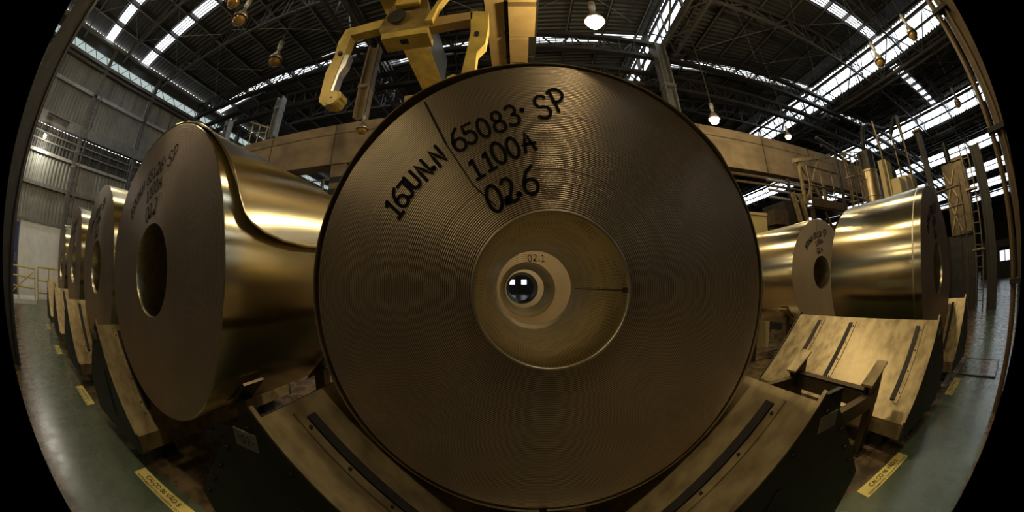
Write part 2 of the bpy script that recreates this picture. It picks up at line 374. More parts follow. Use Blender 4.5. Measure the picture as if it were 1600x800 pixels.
# --- walls
def corr_wall(axis, a0, a1, z0, z1, at, per=0.24, amp=0.03):
    mb = MB(); n = max(2, int(round((a1 - a0) / per * 4))); vs = []
    for i in range(n + 1):
        a = a0 + (a1 - a0) * i / n; d = at + amp * (1, 1, -1, -1)[i % 4]
        vs += [(d, a, z0), (d, a, z1)] if axis == 'x' else [(a, d, z0), (a, d, z1)]
    return mb.add(vs, [(2 * i, 2 * i + 1, 2 * i + 3, 2 * i + 2) for i in range(n)])
WX = -17.0
wl = solo('wall_left', MB().box((WX - 0.35, YB, 0), (WX - 0.15, YF, 2.79)), M['white'], kind='structure')
cols = [YB, -1.4, 2.4, 6.2, 10.0, 13.8, 17.6, 21.4, 25.4, 30.0, 40.0, YF]
for i in range(len(cols) - 1):
    for (za, zb, mt) in ((2.79, 4.1, 'clad'), (4.1, 5.3, 'clad'), (5.3, 6.35, 'clad_dark'), (6.75, 8.2, 'clad'), (8.2, 9.63, 'clad')):
        part('cladding_sheet', corr_wall('x', cols[i], cols[i + 1], za, zb, WX - 0.2), M[mt], wl)
for (za, zb, dep, mt) in ((2.75, 2.85, 0.1, 'darkgrey'), (4.06, 4.2, 0.16, 'darkgrey'), (5.25, 5.37, 0.16, 'lightsteel'), (6.35, 6.78, 0.32, 'darkgrey'), (8.17, 8.32, 0.18, 'lightsteel'), (9.52, 9.66, 0.25, 'darkgrey'), (9.3, 9.38, 0.25, 'truss')):
    part('wall_rail', MB().box((WX - 0.18, YB, za), (WX - 0.18 + dep, YF, zb)), M[mt], wl)
for y in cols[1:-1]:
    part('wall_column', MB().box((WX - 0.15, y - 0.11, 0), (WX + 0.12, y - 0.07, 10.6)).box((WX - 0.15, y + 0.07, 0), (WX + 0.12, y + 0.11, 10.6)).box((WX - 0.04, y - 0.08, 0), (WX, y + 0.08, 10.6)), M['darkgrey'], wl)
for i in range(len(cols) - 1):
    for q in (0.25, 0.5, 0.75):
        y = cols[i] + (cols[i + 1] - cols[i]) * q
        part('wall_mullion', MB().box((WX - 0.17, y - 0.025, 8.3), (WX - 0.1, y + 0.025, 9.55)), M['darkgrey'], wl)
    mb = MB()
    for q in range(6):
        y = cols[i] + (cols[i + 1] - cols[i]) * (q + 0.5) / 6; mb.box((WX - 0.16, y - 0.015, 5.4), (WX - 0.1, y + 0.015, 6.3))
    mb.box((WX - 0.16, cols[i], 5.72), (WX - 0.08, cols[i + 1], 5.78)); mb.box((WX - 0.16, cols[i], 6.02), (WX - 0.08, cols[i + 1], 6.08))
    part('louvre_frame', mb, M['darkgrey'], wl)
    # eave window with cross bracing
    me = MB().box((WX - 0.204, cols[i] + 0.03, 9.66), (WX - 0.196, cols[i + 1] - 0.03, 10.12))
    part('pane', me, M['glass_dirty'], wl)
    mb = MB()
    for q in range(4):
        ya = cols[i] + (cols[i + 1] - cols[i]) * q / 4; yb = cols[i] + (cols[i + 1] - cols[i]) * (q + 1) / 4; ym = (ya + yb) / 2
        mb.bar((WX - 0.1, ya, 9.66), (WX - 0.1, ym, 10.12), 0.03); mb.bar((WX - 0.1, ym, 10.12), (WX - 0.1, yb, 9.66), 0.03)
    part('eave_brace', mb, M['truss'], wl)
part('eave_panel', MB().box((WX - 0.22, YB, 10.12), (WX - 0.12, YF, 10.58)), M['clad_dark'], wl)
part('gutter', MB().box((WX - 0.1, YB, 10.56), (WX + 0.16, YF, 10.68)), M['lightsteel'], wl)
part('awning', MB().prism([(WX - 0.15, 6.75), (WX + 0.5, 6.5), (WX + 0.5, 6.56), (WX - 0.15, 6.85)], -0.3, 1.3), M['dark'], wl)
solo('wall_right', MB().box((XE, YB, 0), (XE + 0.3, YF, 12.3)), M['clad_dark'], kind='structure')
solo('wall_back', corr_wall('y', -18, XE, 0, 12.4, YB + 0.1), M['clad_dark'], kind='structure')
wf = solo('wall_front', corr_wall('y', -18, XE, 0, 12.4, YF - 0.1), M['clad_dark'], kind='structure')
w6 = solo('window_9', MB().box((-2.4, YF - 0.2, 1.5), (2.6, YF - 0.14, 1.65)).box((-2.4, YF - 0.2, 2.5), (2.6, YF - 0.14, 2.65)).box((-0.42, YF - 0.2, 1.65), (0.42, YF - 0.14, 2.5)), M['dark'], kind='structure')
for x in (-1.0, 1.0): part('pane', MB().box((x - 0.45, YF - 0.19, 1.65), (x + 0.45, YF - 0.15, 2.5)), M['screen'], w6, label='daylit pane')
# door in the left wall
d1 = solo('door_1', MB().box((WX - 0.15, -1.22, 0.0), (WX - 0.09, -0.58, 2.62)), M['blue'], kind='structure')
part('door_frame', MB().box((WX - 0.15, -1.30, 0), (WX - 0.04, -1.22, 2.7)).box((WX - 0.15, -0.58, 0), (WX - 0.04, -0.5, 2.7)).box((WX - 0.15, -1.30, 2.62), (WX - 0.04, -0.5, 2.7)), M['darkgrey'], d1)
part('door_handle', MB().box((WX - 0.09, -0.72, 1.25), (WX - 0.03, -0.68, 1.55)), M['lightsteel'], d1)
# lit doorway at the far right end of the aisle
d2 = solo('door_2', MB().box((33.0, -3.0, 0), (33.2, -1.1, 2.6)).box((33.0, 1.1, 0), (33.2, 3.6, 2.6)).box((33.0, -1.1, 2.1), (33.2, 1.1, 2.6)), M['dark'], kind='structure')
for y in (-0.72, 0.0, 0.72): part('pane', MB().box((33.06, y - 0.30, 1.15), (33.1, y + 0.30, 1.85)), M['screen'], d2, label='backlit doorway pane')
part('door_leaf', MB().box((33.05, -1.1, 0), (33.12, 1.1, 1.15)), M['dark'], d2)

# ================================================================== COLUMNS, RUNWAY BEAM
b = thing('runway_beam', 'long brown concrete crane runway beam running behind the coils', 'beam', (0, 9.7, 5.23))
part('beam_body', MB().prism([(9.3, 5.23), (10.0, 5.23), (10.0, 5.4), (9.92, 5.5), (9.92, 6.67), (9.3, 6.67)], -16.6, 34, 0), M['conc'], b)
mb = MB()
for x in range(-15, 34, 3): mb.box((x - 0.02, 9.285, 5.25), (x + 0.02, 9.3, 6.66))
mb.box((-16.6, 9.285, 6.3), (34, 9.3, 6.325)); part('form_joint', mb, M['steel'], b)
part('crane_rail', MB().box((-16.6, 9.55, 6.67), (34, 9.62, 6.8)), M['dark'], b)
part('conductor_rail', MB().tube([(-5, 9.15, 4.95), (34, 9.15, 4.95)], 0.06).tube([(-5, 9.15, 4.7), (34, 9.15, 4.7)], 0.05), M['pipe'], b)
def col(name, label, x, y, z0, z1, wd, mt, dp=None):
    t = thing(name, label, 'column', (x, y, z0)); dp = dp or wd
    part('web', MB().box((x - wd * 0.35, y - 0.03, z0), (x + wd * 0.35, y + 0.03, z1)), M[mt], t)
    part('flange', MB().box((x - wd / 2, y - dp / 2, z0), (x - wd * 0.35, y + dp / 2, z1)), M[mt], t)
    part('flange', MB().box((x + wd * 0.35, y - dp / 2, z0), (x + wd / 2, y + dp / 2, z1)), M[mt], t)
    part('splice_plate', MB().box((x - wd * 0.56, y - dp * 0.56, z0 + 1.2), (x + wd * 0.56, y + dp * 0.56, z0 + 1.34)), M[mt], t)
    return t
col('steel_column', 'brown steel column standing on the runway beam beneath the crane hook', -5.2, 9.45, 6.82, 10.0, 0.42, 'conc')
col('steel_column', 'pale grey steel post on the runway beam, nearer of the two grey posts', -9.3, 9.5, 6.82, 8.6, 0.32, 'lightsteel')
col('steel_column', 'pale grey steel post on the runway beam, farther left of the two grey posts', -12.7, 9.5, 6.82, 8.3, 0.32, 'lightsteel')
col('steel_column', 'grey-brown roof column rising at right behind the top of the largest coil', 5.2, 9.45, 6.82, 10.1, 0.42, 'darkgrey')
mb = MB()
p = thing('striped_pillar', 'concrete pillar with black and cream hazard bands under the runway beam', 'pillar', (-5.7, 9.65, 0))
part('shaft', MB().box((-6.0, 9.35, 0), (-5.4, 9.95, 5.22)), M['conc'], p)
for i, z in enumerate((2.6, 3.0, 3.4, 3.8, 4.2, 4.6)): part('band', MB().box((-6.01, 9.34, z), (-5.39, 9.96, z + 0.2)), M['stripe'], p)
# ================================================================== FLOOR FITTINGS
h = thing('floor_hatch', 'steel hatch cover set in the green aisle floor at right', 'hatch', (6.2, 0.5, 0))
part('cover_plate', MB().box((5.78, 0.08, 0.001), (6.72, 0.92, 0.012)), M['floor'], h)
part('frame', MB().box((5.74, 0.04, 0.0005), (5.77, 0.96, 0.016)).box((6.73, 0.04, 0.0005), (6.76, 0.96, 0.016)).box((5.77, 0.04, 0.0005), (6.73, 0.07, 0.016)).box((5.77, 0.93, 0.0005), (6.73, 0.96, 0.016)), M['dark'], h)
for x in (6.0, 6.5):
    for y in (0.3, 0.7): part('lifting_hole', MB().box((x - 0.04, y - 0.02, 0.0122), (x + 0.04, y + 0.02, 0.0135)), M['stripe'], h)

def text_mesh(body, size, ax='CENTER'):
    cu = bpy.data.curves.new('t', 'FONT'); cu.body = body; cu.size = size; cu.align_x = ax; cu.align_y = 'CENTER'; cu.offset = 0.0010 if size > 0.04 else 0.0002; cu.extrude = 0.0003
    o = bpy.data.objects.new('t', cu); link(o)
    dg = bpy.context.evaluated_depsgraph_get(); me = bpy.data.meshes.new_from_object(o.evaluated_get(dg)); bpy.data.objects.remove(o); bpy.data.curves.remove(cu)
    me.materials.clear(); me.materials.append(M['ink']); return me
def text_fit(body, size, width):
    me = text_mesh(body, size); xs = [v.co.x for v in me.vertices]; k = width / (max(xs) - min(xs)); c = (max(xs) + min(xs)) / 2
    for v in me.vertices: v.co.x = (v.co.x - c) * k
    return me
def floor_label(cx, cy, num, lab):
    t = thing('floor_label', lab, 'sign', (cx, cy, 0.0), 'yellow floor labels')
    part('label_sheet', MB().box((cx - 0.385, cy - 0.07, 0.0005), (cx + 0.385, cy + 0.07, 0.003)), M['label'], t)
    part_at('lettering', text_fit('CALÇO %s VÃO 5' % num, 0.072, 0.50), (cx, cy + 0.012, 0.0038), t)
    part_at('lettering', text_fit('RESFRIAMENTO CES/TAB/IP/FOIL STOCK', 0.034, 0.70), (cx + 0.01, cy - 0.047, 0.0038), t)
for cx, cy, num, lab in ((2.615, 0.885, '08', 'yellow floor label CALÇO 08 beside the empty cradle at right'), (-2.30, 0.83, '06', 'large yellow floor label CALÇO 06 at lower left foreground'),
                         (-4.76, 0.87, '05', 'small yellow floor label beside the second coil from the left foreground, CALÇO 05'), (5.17, 0.89, '09', 'small yellow floor label in front of the far right cradle, CALÇO 09'),
                         (-7.5, 0.84, '04', 'tiny yellow floor label third along the left row, CALÇO 04'), (-10.2, 0.86, '03', 'tiniest yellow floor label farthest along the left row, CALÇO 03')):
    floor_label(cx, cy, num, lab)

# ================================================================== COILS
def arc(cx, cy, rx, ry, a0, a1, n=14): return [(cx + rx * math.cos(rad(a0 + (a1 - a0) * i / n)), cy + ry * math.sin(rad(a0 + (a1 - a0) * i / n))) for i in range(n + 1)]
GL = {  # handwriting strokes on a unit-high cell, x about -0.3 .. 0.3, y -0.5 .. 0.5
    '0': [arc(0, 0, 0.30, 0.5, 90, 460, 22)],
    '1': [[(-0.16, 0.28), (0.02, 0.48), (0.0, -0.48)], [(-0.2, -0.48), (0.22, -0.46)]],
    '2': [arc(-0.02, 0.22, 0.24, 0.26, 150, -30, 12) + [(0.02, -0.2), (-0.26, -0.46)], [(-0.26, -0.46), (-0.1, -0.36), (0.1, -0.48), (0.32, -0.42)], arc(-0.12, -0.36, 0.13, 0.12, 20, 330, 10)],
    '3': [arc(-0.02, 0.25, 0.24, 0.23, 150, -75, 12), arc(-0.02, -0.22, 0.30, 0.26, 85, -140, 14)],
    '4': [[(0.12, -0.5), (0.12, 0.5), (-0.3, -0.12), (0.3, -0.12)]],
    '5': [[(0.26, 0.46), (-0.18, 0.46), (-0.22, 0.06)] + arc(-0.02, -0.18, 0.28, 0.30, 120, -140, 14)],
    '6': [[(0.16, 0.5), (-0.1, 0.32), (-0.27, -0.02)] + arc(0, -0.22, 0.28, 0.27, 180, 530, 18)],
    '7': [[(-0.28, 0.44), (0.26, 0.46), (-0.08, -0.5)], [(-0.18, 0.0), (0.2, 0.02)]],
    '8': [arc(0, 0.26, 0.22, 0.24, -90, 270, 16), arc(0, -0.24, 0.28, 0.26, 90, 450, 18)],
    'A': [[(-0.32, -0.5), (0.0, 0.5), (0.3, -0.5)], [(-0.3, -0.12), (0.36, -0.16)]],
    'J': [[(-0.3, 0.46), (0.34, 0.46)], [(0.12, 0.46), (0.14, -0.2)] + arc(-0.1, -0.22, 0.24, 0.26, 0, -160, 10)],
    'U': [[(-0.28, 0.5), (-0.28, -0.2)] + arc(0, -0.2, 0.28, 0.28, 180, 360, 10) + [(0.28, 0.5)]],
    'N': [[(-0.26, -0.5), (-0.26, 0.5), (0.26, -0.5), (0.26, 0.5)]],
    'M': [[(-0.34, -0.5), (-0.3, 0.5), (0, -0.1), (0.3, 0.5), (0.34, -0.5)]],
    'S': [arc(0.0, 0.24, 0.28, 0.25, 40, 265, 14) + arc(0.02, -0.24, 0.30, 0.25, 90, -145, 14)],
    'P': [[(-0.2, 0.36), (-0.02, -0.5)], [(-0.32, 0.36)] + arc(-0.02, 0.2, 0.36, 0.29, 130, -110, 16)],
    '.': [arc(0, 0, 0.25, 0.25, 0, 360, 8)], '-': [[(-0.3, 0), (0.3, 0)]],
}
WRITE = [('1', -0.628, 0.322, 0.098, 50.0), ('6', -0.605, 0.365, 0.093, 50.0), ('J', -0.577, 0.401, 0.082, 47.0), ('U', -0.552, 0.435, 0.079, 47.0), ('N', -0.508, 0.477, 0.088, 44.0), ('.', -0.468, 0.483, 0.016, 44.0), ('N', -0.453, 0.535, 0.088, 41.0), ('6', -0.374, 0.603, 0.105, 29.0), ('5', -0.327, 0.63, 0.099, 27.0), ('0', -0.27, 0.655, 0.09, 24.0), ('8', -0.21, 0.683, 0.1, 21.0), ('3', -0.153, 0.713, 0.102, 19.0), ('.', -0.112, 0.738, 0.012, 16.0), ('S', -0.027, 0.756, 0.114, 12.0), ('P', 0.034, 0.793, 0.116, 11.0), ('1', -0.296, 0.476, 0.093, 29.0), ('1', -0.246, 0.507, 0.088, 26.0), ('0', -0.206, 0.54, 0.095, 24.0), ('0', -0.15, 0.562, 0.09, 20.0), ('A', -0.091, 0.59, 0.085, 19.0), ('0', -0.221, 0.351, 0.107, 20.0), ('2', -0.167, 0.382, 0.103, 17.0), ('.', -0.125, 0.366, 0.016, 9.0), ('6', -0.083, 0.423, 0.115, 11.0)]
def ribbon(mb, pts, y, wd):
    pts = [Vector((p[0], 0, p[1])) for p in pts]; n = len(pts); vs = []
    for i, p in enumerate(pts):
        d = (pts[min(i + 1, n - 1)] - pts[max(i - 1, 0)]); d = d.normalized() if d.length > 1e-9 else Vector((1, 0, 0))
        s = Vector((-d.z, 0, d.x)) * (wd / 2)
        vs += [(p.x + s.x, y, p.z + s.z), (p.x - s.x, y, p.z - s.z)]
    mb.add(vs, [(2 * i, 2 * i + 1, 2 * i + 3, 2 * i + 2) for i in range(n - 1)])
    for p in (pts[0], pts[-1]):
        mb.add([(p.x + wd / 2 * math.cos(a * PI / 4), y - 0.0001, p.z + wd / 2 * math.sin(a * PI / 4)) for a in range(8)], [tuple(range(8))])
def dens(st):
    out = []
    for i in range(len(st) - 1):
        for t in (0, 0.5) if len(st) < 6 else (0,): out.append((st[i][0] + (st[i + 1][0] - st[i][0]) * t, st[i][1] + (st[i + 1][1] - st[i][1]) * t))
    return out + [st[-1]]
def write(layout, cx, cz, y, wd, rot=0.0, sc=1.0, subs=None, asp=0.82):
    mb = MB(); cr, sr = math.cos(rad(rot)), math.sin(rad(rot))
    for i, (ch, dx, dz, hh, an) in enumerate(layout):
        if subs and i in subs: ch = subs[i]
        a = rad(an + rot); ox, oz = cx + sc * (dx * cr - dz * sr), cz + sc * (dx * sr + dz * cr); hh = hh * sc
        for st in GL[ch]:
            pts = []
            for (u, v) in dens(st):
                u2 = u * asp * hh; v2 = v * hh; pts.append((ox + u2 * math.cos(a) - v2 * math.sin(a), oz + u2 * math.sin(a) + v2 * math.cos(a)))
            ribbon(mb, pts, y, wd if ch != '.' else wd * 1.3)
    return mb
def coil(label, cx, cz, yf, width, R, r, rings, seg, mat_face='face', deep=False, group='aluminium coils in the rows'):
    t = thing('aluminium_coil', label, 'coil', (cx, yf + width / 2, cz - R), group)
    yb = yf + width; c = (cx, 0, cz)
    part('wound_sheet', MB().lathe([(R - 0.006, yf), (R, yf + 0.006), (R, yf + width * 0.5), (R, yb - 0.006), (R - 0.006, yb)], c, 'y', max(seg, 96)), M['alu'], t, True)
    n = rings; pit = (R - 0.006 - r) / n; dep = min(0.004, pit * 0.45) if deep else 0.0012; top = []; gap = []
    for i in range(n):
        ra = r + pit * i; f = random.uniform(0, 0.12) * dep
        top.append([(ra, yf + dep * 0.5), (ra + pit * 0.12, yf + f), (ra + pit * 0.62, yf + f), (ra + pit * 0.70, yf + dep * 0.6)])
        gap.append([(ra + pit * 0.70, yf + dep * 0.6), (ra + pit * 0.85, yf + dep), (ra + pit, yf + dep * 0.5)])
    mt, mg = MB(), MB()
    for q in top: mt.lathe(q, c, 'y', seg)
    for q in gap: mg.lathe(q, c, 'y', seg)
    le = part('layered_end', mt, M[mat_face], t, True); le['kind'] = 'stuff'
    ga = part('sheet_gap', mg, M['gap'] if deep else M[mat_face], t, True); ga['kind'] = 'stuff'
    part('layered_end', MB().lathe([(r, yb), ((r + R) / 2, yb), (R - 0.006, yb)], c, 'y', 64), M[mat_face], t, True)
    part('bore', MB().lathe([(r, yf), (r - 0.003, yf + 0.01), (r - 0.003, (yf + yb) / 2), (r - 0.003, yb - 0.01), (r, yb)], c, 'y', max(64, seg // 2)), M['bore'], t, True)
    return t
# the large coil in the middle
c7 = coil('largest aluminium coil, facing the viewer, marked 65083 SP in black', 0.13, 1.445, 1.29, 1.54, 0.985, 0.305, 84, 320, 'face', True)
part('marker_writing', write(WRITE, 0.13, 1.445, 1.2897, 0.0145), M['ink'], c7)
mb = MB(); ribbon(mb, [(0.13 - 0.531, 1.445 + 0.800), (0.13 - 0.421, 1.445 + 0.588)], 1.2898, 0.010); ribbon(mb, [(0.13 - 0.421, 1.445 + 0.588), (0.13 - 0.302, 1.445 + 0.404), (0.13 - 0.214, 1.445 + 0.321)], 1.2898, 0.006)
part('scribed_line', mb, M['pencil'], c7)
mb = MB()   # outer wrap, sprung loose at the upper left
prev = []
for k in range(241):
    a = -PI / 2 + 2 * PI * k / 240 * 0.995; dg_ = math.degrees(a) % 360
    R = 0.990 + 0.004 * (k / 240) + 0.030 * math.exp(-((dg_ - 122) / 20) ** 2) + 0.012 * math.exp(-((dg_ - 160) / 28) ** 2) + 0.010 * math.exp(-((dg_ - 38) / 5) ** 2) + 0.0015 * math.sin(9 * a)
    y0 = 1.284 + 0.006 * math.sin(5 * a) + 0.012 * math.exp(-((dg_ - 122) / 20) ** 2)
    prev.append([(0.13 + q * math.cos(a), yy, 1.445 + q * math.sin(a)) for (q, yy) in ((R, y0), (R + 0.005, y0), (R + 0.005, 2.83), (R, 2.83))])
vs = [v for r_ in prev for v in r_]; fs = []
for k in range(240):
    for j in range(4): fs.append((k * 4 + j, k * 4 + (j + 1) % 4, k * 4 + 4 + (j + 1) % 4, k * 4 + 4 + j))
fs += [(0, 1, 2, 3), (963, 962, 961, 960)]
mb.add(vs, fs); part('outer_wrap', mb, M['alu_edge'], c7)
part('bore_edge_ring', MB().lathe([(0.306, 1.288), (0.300, 1.284), (0.296, 1.288), (0.297, 1.31)], (0.13, 0, 1.445), 'y', 96), M['alu_edge'], c7, True)
part('weld_line', MB().box((0.427, 1.30, 1.438), (0.4305, 2.6, 1.443)).box((0.424, 1.295, 1.43), (0.4295, 1.36, 1.452)), M['pencil'], c7)
# coil at left with a lifted outer wrap
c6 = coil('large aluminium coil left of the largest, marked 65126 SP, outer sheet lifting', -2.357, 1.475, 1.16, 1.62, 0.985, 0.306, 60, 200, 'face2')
part('marker_writing', write(WRITE, -2.357, 1.475, 1.1585, 0.0125, -10, 0.98, {7: '6', 8: '5', 9: '1', 10: '2', 11: '6', 23: '2'}), M['ink'], c6)
edge = [(62, 1.165), (50, 1.17), (38, 1.205), (28, 1.22), (21, 1.235), (17, 1.26), (14.8, 1.31), (12.7, 1.42), (11.4, 1.60), (11.0, 1.83), (12.0, 2.10), (12.6, 2.4), (13.2, 2.775)]
mb = MB(); rows = []
def edge_pt(s):
    i = min(int(s), len(edge) - 2); f = s - i; return edge[i][0] + (edge[i + 1][0] - edge[i][0]) * f, edge[i][1] + (edge[i + 1][1] - edge[i][1]) * f
NS = 72
for i in range(NS + 1):
    a, y = edge_pt((len(edge) - 1) * i / NS); row = []
    for j in range(29):
        f = j / 28; ff = f ** 1.6; aa = a + (200 - a) * ff
        yy = y if y > 1.24 else y + (1.166 - y) * min(1, ff * 3)
        lift = 0.004 + 0.066 * math.exp(-(aa - a) / 22.0) * min(1.0, max(0, (62 - a) / 30.0))
        rr = 0.988 + lift; row.append((-2.357 + rr * math.cos(rad(aa)), yy, 1.475 + rr * math.sin(rad(aa))))
    rows.append(row)
mb.add([p for r_ in rows for p in r_], [(i * 29 + j, i * 29 + j + 1, (i + 1) * 29 + j + 1, (i + 1) * 29 + j) for i in range(NS) for j in range(28)])
ow = part('outer_wrap', mb, M['alu'], c6, True)
sm = ow.modifiers.new('thickness', 'SOLIDIFY'); sm.thickness = 0.004; sm.offset = 1
# the rest of the rows
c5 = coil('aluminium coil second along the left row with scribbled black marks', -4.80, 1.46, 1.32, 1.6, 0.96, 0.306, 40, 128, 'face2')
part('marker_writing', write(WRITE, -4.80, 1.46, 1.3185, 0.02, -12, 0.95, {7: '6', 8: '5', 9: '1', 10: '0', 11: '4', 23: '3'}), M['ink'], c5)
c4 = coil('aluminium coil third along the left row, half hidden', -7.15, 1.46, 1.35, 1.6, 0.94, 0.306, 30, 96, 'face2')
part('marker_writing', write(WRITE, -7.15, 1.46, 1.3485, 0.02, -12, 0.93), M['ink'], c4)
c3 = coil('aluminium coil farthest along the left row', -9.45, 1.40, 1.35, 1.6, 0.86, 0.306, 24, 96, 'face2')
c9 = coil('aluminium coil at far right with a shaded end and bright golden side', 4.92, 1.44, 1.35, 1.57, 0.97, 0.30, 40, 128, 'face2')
part('marker_writing', write(WRITE, 4.92, 1.44, 1.3485, 0.02, -12, 0.95), M['ink'], c9)
part('strap', MB().lathe([(0.971, 1.47), (0.974, 1.472), (0.974, 1.49), (0.971, 1.492)], (4.92, 0, 1.44), 'y', 96), M['alu_edge'], c9, True)
c9b = coil('smaller aluminium coil in the back row at right, marked 65132 SP, end facing the aisle', 4.80, 1.52, 3.75, 1.62, 0.85, 0.262, 40, 128, 'face_light')
part('marker_writing', write(WRITE, 4.80, 1.52, 3.7485, 0.017, -14, 0.84, {7: '6', 8: '5', 9: '1', 10: '3', 11: '2', 23: '4'}), M['ink'], c9b)
mb = MB(); ribbon(mb, [(4.72, 2.36), (4.70, 2.12)], 3.7488, 0.008); part('scribed_line', mb, M['pencil'], c9b)
c7b = coil('aluminium coil behind the largest one, seen through its bore, marked 02.1', 0.10, 1.42, 3.70, 1.62, 0.93, 0.295, 30, 128, 'face_light')
part('marker_writing', write([('0', -0.005, 0.356, 0.075, 6), ('2', 0.05, 0.36, 0.075, 2), ('.', 0.098, 0.33, 0.012, 0), ('1', 0.135, 0.358, 0.08, 0)], 0.13, 1.40, 3.6985, 0.009), M['ink'], c7b)
c7c = coil('third aluminium coil in line, a bright ring deep inside the bores', 0.07, 1.42, 6.20, 1.62, 0.93, 0.285, 24, 96, 'face_light')

# ================================================================== CRADLES
def wedge(t, cx, yf, yb, side, plates, z_off=0.0, strips=(0.28, 1.3, 1.85), num=None):
    X = lambda d: cx + side * d
    prof = [(1.00, 1.03), (1.14, 0.93), (1.58, 0.45), (1.50, 0.14), (0.25, 0.14), (0.27, 0.30)]
    poly = [(X(d), z) for d, z in prof]
    part('end_panel', MB().prism(poly, yf, yf + 0.02), M['green'], t)
    part('end_panel', MB().prism(poly, yb - 0.02, yb), M['green'], t)
    th = 0.02
    # 45 degree bearing plate, set 1 cm below the edge of the end panels
    sl = [(0.985, 0.995), (0.985, 0.965), (0.27, 0.25), (0.27, 0.28)]
    part('slope_plate', MB().prism([(X(d), z) for d, z in sl], yf + 0.02, yb - 0.02), M['plate'], t)
    part('lower_lip', MB().box((X(0.265), yf + 0.02, 0.15), (X(0.285), yb - 0.02, 0.252)), M['plate'], t)
    part('back_plate', MB().prism([(X(d), z) for d, z in ((1.11, 0.90), (1.13, 0.92), (1.56, 0.45), (1.54, 0.44))], yf + 0.02, yb - 0.02), M['green'], t)
    part('base_beam', MB().box((X(0.35), yf + 0.25, 0.0), (X(1.4), yf + 0.45, 0.139)).box((X(0.35), yb - 0.45, 0.0), (X(1.4), yb - 0.25, 0.139)), M['dark'], t)
    dx = 1 / math.sqrt(2)
    for s_ in strips:
        y = yf + s_
        def P(d, n, yy): z = d - 0.0; return (X(d - n * dx), yy, d + 0.01 + n * dx)
        vs = [P(d, n, yy) for d in (0.40, 0.93) for n in (0.0, 0.016) for yy in (y - 0.028, y + 0.028)]
        part('rubber_strip', MB().add(vs, [(0, 1, 3, 2), (4, 6, 7, 5), (0, 4, 5, 1), (2, 3, 7, 6), (0, 2, 6, 4), (1, 5, 7, 3)]), M['rubber'], t)
        y2 = y - 0.055
        vs = [P(d, n, yy) for d in (0.38, 0.955) for n in (0.0, 0.008) for yy in (y2 - 0.024, y2 + 0.024)]
        fb = part('retaining_bar', MB().add(vs, [(0, 1, 3, 2), (4, 6, 7, 5), (0, 4, 5, 1), (2, 3, 7, 6), (0, 2, 6, 4), (1, 5, 7, 3)]), M['plate'], t)
        bo = MB()
        for d in (0.45, 0.6, 0.75, 0.9): q0 = P(d, 0.008, y2); q1 = P(d, 0.016, y2); bo.tube([q0, q1], 0.009, 6)
        part('bolt', bo, M['dark'], fb)
    part('worn_edge', MB().prism([(X(1.0), 1.03), (X(1.0), 1.042), (X(0.262), 0.304), (X(0.27), 0.30)], yf - 0.001, yf + 0.021), M['plate'], t)
    if side > 0: part('lifting_lug', MB().box((X(1.06), yf + 0.04, 0.90), (X(1.20), yf + 0.07, 1.0)), M['dark'], t)
    part('panel_stiffener', MB().prism([(X(0.75), 0.30), (X(0.78), 0.30), (X(0.86), 0.66), (X(0.83), 0.66)], yf - 0.008, yf), M['green'], t)
    # bolts near the edges of the front panel
    for d, z in ((0.86, 0.82), (0.66, 0.62), (0.46, 0.42), (1.03, 0.95), (1.2, 0.82), (1.3, 0.7), (1.4, 0.59), (1.5, 0.48), (1.5, 0.3)):
        part('bolt', MB().tube([(X(d), yf - 0.010, z), (X(d), yf, z)], 0.011, 6), M['dark'], t)
    if plates:
        pl = part('number_plate', MB().box((X(0.995), yf - 0.004, 0.865), (X(1.12), yf, 0.935)), M['plate_white'], t, label='pale number plate')
        if num:
            px = (X(0.995) + X(1.12)) / 2
            part('numerals', write([('-', -0.038, 0.004, 0.018, -4), ('0', -0.013, 0, 0.036, -4), ('7', 0.016, -0.002, 0.036, -4), ('-', 0.042, -0.004, 0.018, -4)], px, 0.90, yf - 0.0045, 0.0045), M['ink'], pl)
def cradle(label, cx, yf, sides, plates=(True, True), num=None):
    t = thing('coil_cradle', label, 'cradle', (cx, yf + 1.2, 0), 'coil cradles on the floor')
    for s_ in sides: wedge(t, cx, yf, yf + 2.3, s_, True, num=(num if s_ < 0 else None))
    return t
cradle('dark green steel cradle under the largest coil, number plate 07', 0.13, 0.80, (-1, 1), num='07')
cradle('empty coil cradle at right with three dark rubber strips on its worn tan slope', 2.62, 0.95, (1,))
cradle('cradle holding the 65126 coil, pale worn slope at left foreground', -2.357, 0.90, (-1,))
cradle('cradle under the second coil of the left row', -4.80, 0.93, (-1,))
cradle('cradle under the third coil of the left row', -7.15, 0.95, (-1,))
cradle('cradle farthest away in the left row', -9.45, 0.95, (-1,))
cradle('cradle under the golden coil at far right', 4.92, 0.98, (1,))
# low trestle of channel steel in the empty place
st = thing('saddle_trestle', 'low steel trestle with two bright sloping pads in the empty cradle place', 'trestle', (2.6, 1.9, 0))
def saddle(t, xa, xb, z0, z1, y0, y1, xp):
    part('pad', MB().prism([(xa, z0), (xb, z1), (xb, z1 + 0.018), (xa, z0 + 0.018)], y0, y1), M['plate'], t)
    ym = (y0 + y1) / 2
    part('pad_web', MB().prism([(xa + 0.02, z0), (xb - 0.02, z1 - 0.012), (xb - 0.05, z0 - 0.18), (xa + 0.06, z0 - 0.18)], ym - 0.035, ym - 0.02).prism([(xa + 0.02, z0), (xb - 0.02, z1 - 0.012), (xb - 0.05, z0 - 0.18), (xa + 0.06, z0 - 0.18)], ym + 0.02, ym + 0.035), M['steel'], t)
    part('post', MB().box((xp - 0.045, ym - 0.04, 0.012), (xp + 0.045, ym + 0.04, z0 - 0.05)), M['steel'], t)
    part('foot_plate', MB().box((xp - 0.09, ym - 0.08, 0), (xp + 0.09, ym + 0.08, 0.012)), M['dark'], t)
